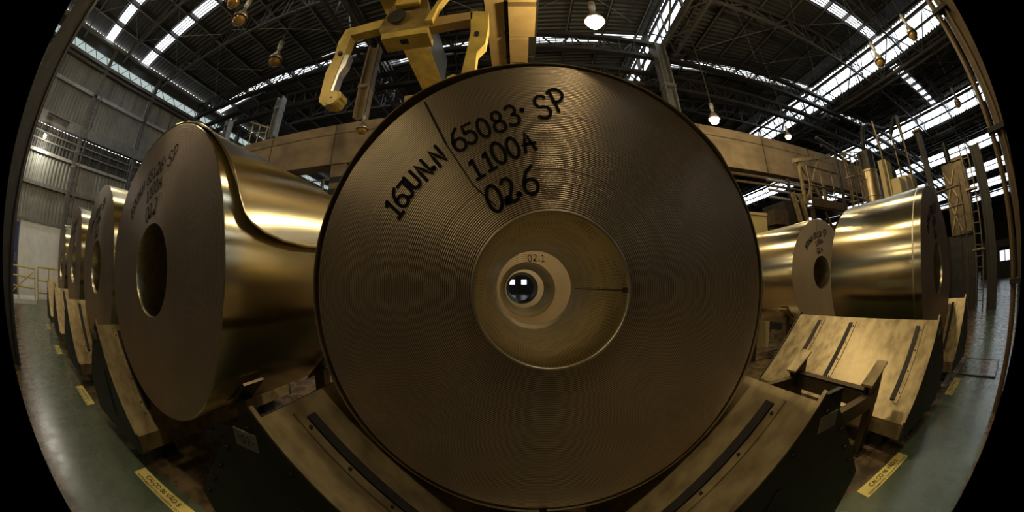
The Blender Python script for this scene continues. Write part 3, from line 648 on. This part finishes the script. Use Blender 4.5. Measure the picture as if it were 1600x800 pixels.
saddle(st, 2.58, 2.86, 0.61, 0.745, 1.30, 1.43, 2.74)
saddle(st, 2.52, 2.76, 0.59, 0.75, 2.26, 2.40, 2.66)
part('long_beam', MB().box((2.60, 1.40, 0.43), (2.66, 2.30, 0.57)).box((2.60, 1.40, 0.56), (2.70, 2.30, 0.575)), M['steel'], st)
part('cross_beam', MB().box((1.95, 1.32, 0.42), (2.70, 1.40, 0.54)), M['steel'], st)
part('cross_beam', MB().box((1.95, 2.29, 0.42), (2.62, 2.37, 0.54)), M['steel'], st)
part('post', MB().box((1.95, 1.32, 0.012), (2.03, 1.40, 0.42)).box((1.95, 2.29, 0.012), (2.03, 2.37, 0.42)), M['steel'], st)
part('foot_plate', MB().box((1.9, 1.27, 0), (2.08, 1.45, 0.012)).box((1.9, 2.24, 0), (2.08, 2.42, 0.012)), M['dark'], st)
# right-hand saddles that carry the left coils and the back-row coils
def side_saddle(label, cx, cz, R, ys, side):
    t = thing('saddle_trestle', label, 'trestle', (cx, ys[0], 0), 'saddles behind the coils')
    q = (R + 0.022) / math.sqrt(2)
    for y in ys:
        xt, zt = cx + side * q, cz - q
        part('pad', MB().prism([(xt - side * 0.1, zt - 0.1), (xt + side * 0.1, zt + 0.1), (xt + side * 0.112, zt + 0.088), (xt - side * 0.088, zt - 0.112)], y - 0.1, y + 0.1), M['steel'], t)
        part('post', MB().box((xt - 0.05, y - 0.05, 0), (xt + 0.05, y + 0.05, zt - 0.03)), M['steel'], t)
    return t
for cx, cz, R, lab in ((-2.357, 1.475, 0.985, 'saddle in the dark under the right side of the 65126 coil'), (-4.80, 1.46, 0.96, 'saddle under the right side of the second left coil'), (-7.15, 1.46, 0.94, 'saddle under the right side of the third left coil'), (-9.45, 1.40, 0.86, 'saddle under the right side of the farthest left coil')):
    side_saddle(lab, cx, cz, R, (1.5, 2.5), 1)
t = thing('support_block', 'steel support block in the dark under the golden coil at far right', 'block', (4.42, 2.1, 0))
for y in (1.7, 2.6): part('block', MB().box((4.32, y - 0.12, 0.03), (4.52, y + 0.12, 0.55)), M['steel'], t)
part('base', MB().box((4.28, 1.5, 0), (4.56, 2.8, 0.03)), M['dark'], t)
for cx, cz, R, ys, lab in ((4.80, 1.52, 0.85, (4.1, 5.0), 'saddle under the smaller back row coil'), (0.10, 1.42, 0.93, (4.1, 5.0), 'saddle under the coil behind the largest one'), (0.07, 1.42, 0.93, (6.6, 7.5), 'saddle under the third coil in line')):
    t = side_saddle(lab, cx, cz, R, ys, 1)
    q = (R + 0.022) / math.sqrt(2)
    for y in ys:
        xt, zt = cx - q, cz - q
        part('pad', MB().prism([(xt + 0.1, zt - 0.1), (xt - 0.1, zt + 0.1), (xt - 0.112, zt + 0.088), (xt + 0.088, zt - 0.112)], y - 0.1, y + 0.1), M['plate'], t)
        part('post', MB().box((xt - 0.05, y - 0.05, 0), (xt + 0.05, y + 0.05, zt - 0.03)), M['steel'], t)

# ================================================================== CRANE AND COIL GRAB
cr = thing('bridge_crane', 'yellow overhead bridge crane spanning the hall above the coils', 'crane', (-1.2, 5, 7.46))
part('girder', MB().box((-2.9, YB + 1, 7.46), (-2.3, 9.2, 8.7)), M['ochre'], cr)
part('girder', MB().box((-0.70, YB + 1, 7.46), (-0.28, 9.2, 8.7)), M['ochre'], cr)
part('web_shade', MB().box((-2.3, YB + 1, 7.5), (-2.285, 9.2, 8.7)), M['darkgrey'], cr)  # thin grey sheet: shade on the girder side put into colour
part('girder_flange', MB().box((-2.95, YB + 1, 7.44), (-2.25, 9.2, 7.46)), M['yellow'], cr)
part('end_truck', MB().box((-3.6, 9.25, 6.86), (0.5, 9.78, 7.4)), M['ochre'], cr)
part('end_truck', MB().box((-3.6, YB + 0.6, 6.86), (0.5, YB + 1.0, 7.4)), M['ochre'], cr)
part('walkway', MB().box((-0.28, YB + 1, 7.62), (0.5, 9.2, 7.66)), M['dark'], cr)
for (ya, yb, xb) in ((4.2, 5.25, 0.42), (5.4, 6.5, 0.42), (6.6, 7.6, 0.28), (7.7, 8.8, 0.28)):
    part('electrical_cabinet', MB().box((-0.18, ya, 7.25), (xb, yb, 8.2)), M['ochre'], cr)
part('conduit', MB().tube([(-0.235, 0, 7.5), (-0.235, 9.1, 7.5)], 0.03), M['dark'], cr)
for y in (4.3, 5.3, 6.55, 7.65, 8.7): part('bracket', MB().box((-0.3, y - 0.03, 7.44), (0.46, y + 0.03, 7.5)), M['dark'], cr)
part('hoist_trolley', MB().box((-2.3, 4.2, 8.3), (-0.7, 5.8, 9.0)), M['ochre'], cr)
G = lambda: MB()
gr = thing('coil_grab', 'yellow coil lifting tongs hanging from the overhead crane', 'crane grab', (-2.0, 5, 4.7))
ya, yb = 4.88, 5.12
blk = part('head_block', MB().prism([(-2.62, 6.15), (-1.70, 6.08), (-1.62, 6.35), (-1.86, 7.3), (-2.5, 7.3), (-2.72, 6.4)], ya - 0.04, yb + 0.06), M['grimy'], gr)
part('block_base', MB().box((-2.58, ya - 0.09, 6.0), (-1.64, yb + 0.13, 6.16)), M['yellow'], gr)
part('socket', MB().box((-2.22, ya + 0.02, 5.985), (-2.06, ya + 0.16, 6.0)), M['dark'], gr)
part('motor_housing', MB().box((-2.4, ya - 0.24, 6.85), (-1.9, ya - 0.10, 7.35)), M['yellow'], gr)
part('side_bracket', MB().prism([(-1.72, 6.3), (-1.45, 7.2), (-1.30, 7.2), (-1.50, 6.75), (-1.58, 6.3)], ya - 0.15, ya + 0.05), M['yellow'], gr)
part('sheave', MB().lathe([(0.02, ya - 0.14), (0.2, ya - 0.14), (0.2, ya - 0.11), (0.02, ya - 0.11)], (-2.35, 0, 6.6), 'y', 20), M['dark'], gr)
for x in (-2.2, -2.1, -2.0): part('hoist_rope', MB().tube([(x, 5, 7.2), (x, 5, 8.3)], 0.02, 6), M['dark'], gr)
part('arm', MB().prism([(-2.62, 6.45), (-2.62, 6.72), (-3.40, 6.66), (-3.40, 6.42)], ya, yb), M['yellow'], gr)
part('arm', MB().prism([(-1.68, 6.22), (-1.68, 6.5), (-0.84, 6.58), (-0.84, 6.36)], ya, yb), M['ochre'], gr)
part('leg', MB().prism([(-3.40, 6.68), (-3.57, 6.66), (-3.66, 6.3), (-3.64, 5.9), (-3.74, 5.5), (-3.72, 4.9), (-3.52, 4.9), (-3.46, 5.45), (-3.40, 5.9), (-3.38, 6.3)], ya, yb), M['yellow'], gr)
part('leg', MB().prism([(-0.88, 6.60), (-0.54, 6.56), (-0.52, 6.1), (-0.56, 5.65), (-0.70, 5.45), (-0.72, 4.9), (-0.95, 4.9), (-0.88, 5.5), (-0.84, 6.0)], ya, yb), M['yellow'], gr)
hk = []
part('hook', MB().prism([(-3.72, 4.9), (-3.70, 4.78), (-3.55, 4.66), (-3.36, 4.66), (-3.20, 4.78), (-3.22, 4.90), (-3.34, 4.96), (-3.52, 4.9)], ya - 0.02, yb + 0.02), M['yellow'], gr)
part('hook', MB().prism([(-0.72, 4.9), (-0.74, 4.76), (-0.9, 4.66), (-1.08, 4.66), (-1.2, 4.78), (-1.18, 4.90), (-1.08, 4.95), (-0.94, 4.9)], ya - 0.02, yb + 0.02), M['yellow'], gr)
part('wear_plate', MB().prism([(-3.42, 5.9), (-3.28, 5.86), (-3.30, 5.6), (-3.40, 5.4), (-3.44, 5.0), (-3.50, 5.0), (-3.47, 5.5)], ya + 0.02, yb - 0.02), M['silver'], gr, label='silver wear plate')
part('pad_roller', MB().lathe([(0.02, ya - 0.05), (0.15, ya - 0.05), (0.17, ya), (0.17, yb), (0.15, yb + 0.05), (0.02, yb + 0.05)], (-3.40, 0, 4.80), 'y', 20), M['yellow'], gr)
part('pivot_pin', MB().tube([(-3.5, ya - 0.05, 5.92), (-3.5, yb + 0.05, 5.92)], 0.05, 10), M['dark'], gr)
part('pivot_pin', MB().tube([(-0.72, ya - 0.05, 5.9), (-0.72, yb + 0.05, 5.9)], 0.05, 10), M['dark'], gr)

# ================================================================== LAMPS
def lamp(x, y, z, lab, lit, k=1.0, g=1.0):
    kb = max(i for i in range(NB) if XS[i] <= x); top = roof_z(kb, x) + 0.14
    t = thing('pendant_lamp', lab, 'lamp', (x, y, z), 'high bay pendant lamps')
    part('hanger', MB().tube([(x, y, z + g * 0.55), (x, y, top)], 0.015, 5), M['dark'], t)
    part('ballast', MB().lathe([(g * 0.0, z + g * 0.56), (g * 0.075, z + g * 0.55), (g * 0.075, z + g * 0.36), (g * 0.05, z + g * 0.32), (g * 0.05, z + g * 0.24)], (x, y, 0), 'z', 12), M['lightsteel'], t, True)
    part('reflector', MB().lathe([(g * 0.05, z + g * 0.24), (g * 0.10, z + g * 0.16), (g * 0.17, z + g * 0.06), (g * 0.205, z - g * 0.04), (g * 0.20, z - g * 0.04), (g * 0.165, z + g * 0.055), (g * 0.095, z + g * 0.15), (g * 0.045, z + g * 0.23)], (x, y, 0), 'z', 20), M['reflector'], t, True)
    part('bulb', MB().lathe([(g * 0.03, z + g * 0.16), (g * 0.08, z + g * 0.10), (g * 0.145, z + g * 0.03), (g * 0.165, z - g * 0.06), (g * 0.12, z - g * 0.16), (g * 0.0, z - g * 0.20)], (x, y, 0), 'z', 16), M['bulb'] if lit else M['bulb_off'], t, True)
    if lit:
        l = bpy.data.lights.new('lamp_light', 'POINT'); l.energy = LAMP_W * k; l.color = (1.0, 0.80, 0.46); l.shadow_soft_size = 0.15
        lo = bpy.data.objects.new('lamp_light', l); link(lo); lo.parent = t; lo.location = (0, 0, -0.40)
lamp(1.52, 5.0, 6.5, 'brightly lit pendant lamp above the top of the largest coil', True, 1.3)
lamp(5.27, 7.21, 5.76, 'lit pendant lamp against the runway beam right of the largest coil', True, 0.16, 0.85)
lamp(8.33, 7.18, 5.76, 'smaller lit pendant lamp farther right by the roof windows', True, 0.12, 0.6)
lamp(-5.61, 4.98, 6.5, 'unlit amber pendant lamp nearest left of the crane grab', False)
lamp(-5.47, 3.2, 6.5, 'unlit amber pendant lamp high at upper left, lower of the close pair', False)
lamp(-5.5, 2.8, 6.75, 'unlit pendant lamp at the top edge at upper left, upper of the close pair', False)
lamp(8.85, 1.08, 6.5, 'dark pendant lamp silhouetted against the upper roof windows at right', False)
lamp(8.98, 2.75, 6.5, 'dark pendant lamp below the first silhouetted one at right', False)
lamp(14.34, 1.05, 6.5, 'dark pendant lamp against the lower windows at far right', False)
lamp(-4.6, 8.6, 6.0, 'unlit pendant lamp behind the brown column by the crane hook', False)
for x, y, k, over in ((1.2, 0.95, 0.5, 'the largest coil'), (6.6, 2.6, 1.15, 'the golden coil at far right'), (-5.4, 0.80, 0.45, 'the second coil of the left row'), (-9.0, 0.2, 0.7, 'the farthest left coil')):  # unseen lamps added above the view to light coil ends and slopes
    lamp(x, y, 7.96, 'unseen added pendant lamp, lit, high overhead above ' + over, True, k)
# ================================================================== LEFT END: RAILS
rl = thing('guard_rail', 'yellow pipe guard rail with a sloping brace at the far left end', 'railing', (-15.2, 0.2, 0))
def post(t, x, y, z0, z1, r=0.028): part('post', MB().tube([(x, y, z0), (x, y, z1)], r), M['rail'], t)
for y in (-1.3, -0.4, 0.62): post(rl, -15.2, y, 0.14, 1.12)
for z in (0.5, 0.82, 1.12): part('rail', MB().tube([(-15.2, -1.9, z + 0.08), (-15.2, 0.62, z)], 0.026), M['rail'], rl)
part('brace', MB().bar((-15.12, 0.5, 1.0), (-15.12, -1.2, 0.15), 0.08, 0.05), M['rail'], rl)
r2 = thing('guard_rail', 'yellow guard rail beside the farthest left coil', 'railing', (-14.2, 1.2, 0))
for y in (0.75, 1.35, 1.95): post(r2, -14.2, y, 0, 1.22)
for z in (0.45, 0.82, 1.22): part('rail', MB().tube([(-14.2, 0.75, z), (-14.2, 2.4, z)], 0.03), M['rail'], r2)
solo('trim_12', MB().box((-16.8, YB + 0.3, 0), (-15.05, 0.72, 0.14)), M['white'], kind='structure')
lc = thing('wall_ladder', 'pale caged ladder climbing the left wall', 'ladder', (-16.6, 2.45, 0))
for y in (2.22, 2.68): part('rail', MB().bar((-16.62, y, 1.5), (-16.62, y, 8.4), 0.06, 0.05), M['darkgrey'], lc)
z = 1.7
while z < 8.3: part('rung', MB().tube([(-16.62, 2.22, z), (-16.62, 2.68, z)], 0.016, 5), M['darkgrey'], lc); z += 0.3
for i in range(9):
    z = 3.2 + i * 0.6; part('hoop', MB().tube([(-16.62 + 0.5 * math.sin(PI * q / 8), 2.45 + 0.35 * math.cos(PI * q / 8), z) for q in range(9)], 0.02, 5), M['darkgrey'], lc)
# ================================================================== AISLE POSTS BESIDE THE CAMERA
pr = thing('pipe_column', 'tall brown column with vertical pipes at the right edge', 'column', (4.6, -0.35, 0))
part('panel', MB().box((4.55, -0.72, 0), (4.85, -0.2, 9.0)), M['pipe'], pr)
part('pipe', MB().tube([(4.5, -0.10, 0), (4.5, -0.10, 9.0)], 0.05), M['pipe'], pr)
part('pipe', MB().tube([(4.5, -0.30, 0), (4.5, -0.30, 9.0)], 0.035), M['pipe'], pr)
for z in (1.2, 2.6, 4.0): part('clamp', MB().box((4.43, -0.38, z), (4.56, -0.03, z + 0.05)), M['dark'], pr)
pl_ = thing('pipe_column', 'dim brown column at the extreme left edge', 'column', (-6.5, -0.5, 0))
part('panel', MB().box((-6.8, -0.85, 0), (-6.5, -0.32, 9.0)), M['dark'], pl_)
part('pipe', MB().tube([(-6.45, -0.36, 0), (-6.45, -0.36, 9.0)], 0.05), M['dark'], pl_)
# ================================================================== MACHINERY AT RIGHT
ap = thing('access_platform', 'steel access platform with pipe railing and crossed braces behind the right coils', 'platform', (9.7, 7, 0))
part('deck', MB().box((8.6, 6.9, 3.45), (10.9, 8.2, 3.52)), M['steel'], ap)
part('toe_board', MB().box((8.6, 6.86, 3.5), (10.9, 6.9, 3.75)), M['steel'], ap)
for x in (8.65, 9.4, 10.15, 10.85): part('railing_post', MB().tube([(x, 6.92, 3.5), (x, 6.92, 4.75)], 0.028), M['steel'], ap)
for z in (4.15, 4.75): part('railing', MB().tube([(8.65, 6.92, z), (10.85, 6.92, z)], 0.028), M['steel'], ap)
for x in (8.7, 10.8):
    for y in (7.0, 8.1): part('leg', MB().box((x - 0.06, y - 0.06, 0), (x + 0.06, y + 0.06, 3.45)), M['steel'], ap)
part('cross_brace', MB().bar((8.7, 7.3, 3.6), (10.0, 7.3, 5.3), 0.09), M['plate'], ap)
part('cross_brace', MB().bar((10.0, 7.3, 3.6), (8.7, 7.3, 5.0), 0.09), M['plate'], ap)
part('frame', MB().bar((8.7, 7.3, 3.5), (8.7, 7.3, 5.0), 0.1).bar((10.0, 7.3, 3.5), (10.0, 7.3, 5.35), 0.1).bar((8.4, 7.3, 4.98), (10.9, 7.3, 5.55), 0.12), M['plate'], ap)
part('knee_brace', MB().bar((9.0, 7.0, 2.2), (10.6, 7.0, 3.4), 0.08).bar((10.6, 7.0, 2.0), (9.4, 7.0, 3.4), 0.08), M['steel'], ap)
mp_ = thing('press_frame', 'pair of leaning brown steel posts on a dark frame behind the back row coil', 'machine', (8.0, 7, 0))
part('frame_block', MB().box((7.4, 7.1, 0), (8.5, 8.2, 3.6)), M['dark'], mp_)
for dx in (0, 0.35): part('post', MB().bar((7.75 + dx, 7.0, 3.85), (8.15 + dx, 7.0, 2.4), 0.12), M['plate'], mp_)
part('side_block', MB().box((6.8, 7.0, 2.9), (7.4, 7.5, 3.3)), M['steel'], mp_)
cl = thing('caged_ladder', 'caged steel ladder standing right of the access platform', 'ladder', (11.2, 6.5, 0))
for x in (10.75, 11.25): part('rail', MB().bar((x, 6.5, 0), (x, 6.5, 5.4), 0.06), M['steel'], cl)
z = 0.4
while z < 5.3: part('rung', MB().tube([(10.75, 6.5, z), (11.25, 6.5, z)], 0.016, 5), M['steel'], cl); z += 0.35
for z in (2.9, 3.7, 4.5, 5.3): part('hoop', MB().tube([(11.0 + 0.5 * math.cos(PI * q / 8), 6.5 - 0.55 * math.sin(PI * q / 8), z) for q in range(9)], 0.022, 5), M['steel'], cl)
for q in (1, 3, 4, 5, 7): part('cage_bar', MB().tube([(11.0 + 0.5 * math.cos(PI * q / 8), 6.5 - 0.55 * math.sin(PI * q / 8), 2.9), (11.0 + 0.5 * math.cos(PI * q / 8), 6.5 - 0.55 * math.sin(PI * q / 8), 5.3)], 0.014, 5), M['steel'], cl)
du = thing('exhaust_duct', 'round bronze-coloured exhaust duct standing behind the golden coil', 'duct', (11.8, 6, 0))
part('duct_pipe', MB().lathe([(0.36, 0.0), (0.36, 4.2)], (11.8, 6, 0), 'z', 28).lathe([(0.36, 4.2), (0.36, 4.8)], (11.8, 6, 0), 'z', 28), M['duct'], du, True)
for z in (2.6, 3.9, 4.74): part('flange', MB().lathe([(0.36, z), (0.40, z), (0.40, z + 0.06), (0.36, z + 0.06)], (11.8, 6, 0), 'z', 28), M['duct'], du)
part('elbow', MB().tube([(11.8, 6, 4.8), (11.8, 6, 5.45)], 0.37, 16), M['dark'], du)
part('vent_pipe', MB().tube([(11.8, 6, 5.4), (11.75, 5.9, 5.9), (11.9, 5.8, 6.3), (12.3, 5.7, 6.5), (13.8, 5.5, 6.65)], 0.10, 10), M['dark'], du, True)
cb = thing('cream_cabinet', 'tall narrow cream cabinet box beside the exhaust duct', 'cabinet', (12.3, 5.4, 0))
part('body', MB().box((11.95, 5.1, 3.2), (12.45, 5.52, 5.05)), M['cream'], cb); part('stand', MB().box((12.0, 5.15, 0), (12.4, 5.5, 3.2)), M['dark'], cb)
part('hinge', MB().box((12.40, 5.08, 3.6), (12.45, 5.10, 3.75)).box((12.40, 5.08, 4.5), (12.45, 5.10, 4.65)), M['dark'], cb)
part('dark_side', MB().box((12.46, 5.12, 3.2), (12.95, 5.5, 4.9)), M['dark'], cb)
for i, (x, z, lab) in enumerate(((11.7, 3.75, 'lowest cream switch box above the golden coil'), (12.55, 3.95, 'middle cream switch box above the golden coil'), (13.4, 4.12, 'highest cream switch box above the golden coil'))):
    t = thing('switch_box', lab, 'cabinet', (x, 4.5, 0), 'cream switch boxes')
    part('body', MB().box((x - 0.36, 4.4, z - 0.3), (x + 0.34, 4.8, z + 0.42)), M['cream'], t); part('stand', MB().box((x - 0.3, 4.5, 0), (x + 0.3, 4.75, z - 0.3)), M['dark'], t)
    part('door', MB().box((x - 0.30, 4.385, z - 0.24), (x + 0.28, 4.4, z + 0.36)), M['cream'], t)
tw = thing('machine_tower', 'tall tan machine tower with diagonal braces at far right', 'machine', (13.9, 2.3, 0))
part('casing', MB().box((13.6, 1.75, 2.3), (15.0, 2.9, 4.55)), M['steel'], tw)
part('lower_casing', MB().box((13.7, 1.8, 0), (15.0, 3.2, 2.3)), M['dark'], tw)
for (a, b_) in (((13.56, 2.85, 2.4), (13.56, 2.3, 3.5)), ((13.56, 2.3, 2.4), (13.56, 2.85, 3.4)), ((13.56, 2.85, 3.4), (13.56, 2.3, 4.3)), ((13.56, 2.3, 3.4), (13.56, 2.85, 4.3))): part('diagonal_brace', MB().bar(a, b_, 0.09, 0.06), M['plate'], tw)
part('panel', MB().box((13.52, 1.78, 2.35), (13.6, 2.22, 4.5)), M['steel'], tw)
part('roof_cap', MB().box((13.5, 1.7, 4.55), (15.0, 2.3, 4.65)), M['steel'], tw)
part('stack', MB().tube([(13.9, 2.5, 4.5), (13.9, 2.5, 5.3)], 0.16, 14), M['dark'], tw)
tl = thing('machine_ladder', 'tall steel ladder with rest platforms on the face of the machine tower', 'ladder', (13.3, 1.5, 0))
for y in (1.32, 1.68): part('rail', MB().bar((13.3, y, 0), (13.3, y, 4.9), 0.06), M['steel'], tl)
z = 0.3
while z < 4.8: part('rung', MB().tube([(13.3, 1.32, z), (13.3, 1.68, z)], 0.016, 5), M['steel'], tl); z += 0.32
for z in (1.75, 3.5): part('rest_platform', MB().box((13.15, 1.2, z), (13.5, 1.8, z + 0.05)), M['plate'], tl)
dc = thing('black_column', 'black lattice column between machine tower and aisle', 'column', (13.6, 0.95, 0))
part('shaft', MB().box((13.5, 0.62, 0), (14.0, 1.12, 4.8)), M['dark'], dc)
part('flange', MB().box((13.44, 0.60, 0), (13.5, 0.72, 4.8)).box((13.44, 1.02, 0), (13.5, 1.14, 4.8)), M['dark'], dc)
pg = thing('pipe_gantry', 'high pipe frame with railings above the cream switch boxes', 'platform', (13, 4.8, 0))
for (x, y) in ((11.2, 4.9), (13.0, 4.9), (14.6, 4.9), (12.0, 4.0)): part('post', MB().tube([(x, y, 0), (x, y, 6.1)], 0.05), M['steel'], pg)
for z in (4.9, 5.5): part('rail', MB().tube([(11.2, 4.9, z), (14.6, 4.9, z)], 0.035), M['steel'], pg)
part('rail', MB().tube([(12.0, 4.0, 5.2), (14.6, 4.9, 5.3)], 0.03), M['rail'], pg)
part('branch_pipe', MB().tube([(12.0, 4.0, 5.9), (12.4, 4.1, 6.3), (13.5, 4.5, 6.5), (15.0, 5.0, 6.5)], 0.09, 10), M['dark'], pg)
part('branch_pipe', MB().tube([(13.0, 4.9, 6.1), (13.2, 4.6, 6.6), (13.9, 4.1, 6.7)], 0.11, 10), M['dark'], pg)
bp = thing('cream_bollard_post', 'short cream post showing just right of the largest coil', 'post', (5.27, 6.1, 0))
part('body', MB().box((5.02, 6.0, 0), (5.52, 6.4, 2.86)), M['cream'], bp); part('cap', MB().box((5.0, 5.98, 2.86), (5.54, 6.42, 2.92)), M['cream'], bp)
hp = thing('pipe_rack', 'horizontal pipes bracketed in front of the runway beam at right', 'pipes', (10.5, 8.7, 4.4))
for z in (4.15, 4.4, 4.75): part('pipe', MB().tube([(8.3, 8.7, z), (12.6, 8.7, z - 0.1)], 0.05), M['lightsteel'], hp)
part('bracket', MB().box((9.4, 8.65, 0), (9.5, 8.75, 4.9)).box((11.4, 8.65, 0), (11.5, 8.75, 4.9)), M['dark'], hp)
ub = thing('pipe_rack', 'pair of sloping grey pipes above the access platform', 'pipes', (10, 6.7, 0))
for dz in (0, 0.22): part('pipe', MB().tube([(9.4 + dz, 6.72, 5.75 - dz), (11.3 + dz, 6.72, 5.45 - dz)], 0.055), M['dark'], ub)
part('post', MB().box((10.4, 6.68, 0), (10.48, 6.76, 5.7)), M['dark'], ub)
mh = thing('machine_housing', 'dark machine housing block low behind the access platform', 'machine', (10.8, 9.0, 0))
part('body', MB().prism([(8.9, 0), (12.6, 0), (12.6, 2.6), (11.8, 3.3), (9.6, 3.3), (8.9, 2.7)], 8.3, 8.6), M['dark'], mh)
part('cover', MB().box((9.7, 8.26, 0.4), (11.7, 8.3, 2.4)), M['steel'], mh)
for x in (9.3, 12.2): part('rib', MB().box((x - 0.06, 8.2, 0), (x + 0.06, 8.3, 2.6)), M['steel'], mh)
rr = thing('service_rail', 'thin pipe rails reaching out from the tower behind the golden coil', 'railing', (11.5, 2.3, 0))
for z in (2.95, 3.45): part('rail', MB().tube([(11.5, 2.95, z - 0.04), (11.5, 1.75, z)], 0.03), M['steel'], rr)
for y in (1.8, 2.9): part('post', MB().tube([(11.5, y, 0), (11.5, y, 3.5)], 0.03), M['steel'], rr)
bm = thing('machine_post', 'dark upright machine post left of the tan tower', 'post', (12.6, 3.4, 0))
part('shaft', MB().box((12.5, 3.25, 0), (12.75, 3.5, 5.6)), M['dark'], bm); part('cap_plate', MB().box((12.4, 3.15, 5.6), (12.85, 3.6, 5.66)), M['steel'], bm)
wlp = thing('wall_lamp', 'small lit bulkhead lamp on the far left wall', 'lamp', (-16.6, -0.03, 5.78))
part('arm', MB().box((-17.1, -0.07, 5.80), (-16.5, 0.01, 5.86)), M['dark'], wlp); part('bulb', MB().lathe([(0.0, 5.64), (0.09, 5.69), (0.09, 5.80), (0.0, 5.81)], (-16.5, -0.03, 0), 'z', 12), M['bulb'], wlp, True)
l = bpy.data.lights.new('wall_lamp_light', 'POINT'); l.energy = 110; l.color = (1.0, 0.95, 0.84); l.shadow_soft_size = 0.1
lo = bpy.data.objects.new('wall_lamp_light', l); link(lo); lo.parent = wlp; lo.location = (0.25, 0, -0.30)
# railings beyond the runway beam
wr = thing('walkway_rail', 'cream stair railing on the runway beam at upper left', 'railing', (-9.8, 9.4, 6.7))
for x in (-9.6, -10.1, -10.6): part('post', MB().tube([(x, 9.36, 6.67), (x, 9.36, 7.35 + (x + 9.6) * -0.25)], 0.025), M['cream'], wr)
part('rail', MB().tube([(-9.45, 9.36, 7.2), (-10.8, 9.36, 7.75)], 0.028), M['cream'], wr); part('rail', MB().tube([(-9.6, 9.36, 7.05), (-10.8, 9.36, 7.25)], 0.02), M['cream'], wr)
w2 = thing('walkway_rail', 'pale walkway railing seen under the runway beam at left', 'railing', (-9.4, 12.3, 0))
for x in (-10.6, -9.4, -8.2): part('post', MB().tube([(x, 12.3, 0), (x, 12.3, 5.8)], 0.04), M['cream'], w2)
for z in (5.2, 5.75): part('rail', MB().tube([(-11.5, 12.3, z), (-7.4, 12.3, z)], 0.035), M['cream'], w2)
part('deck', MB().box((-11.5, 12.2, 4.6), (-7.4, 13.0, 4.7)), M['dark'], w2)
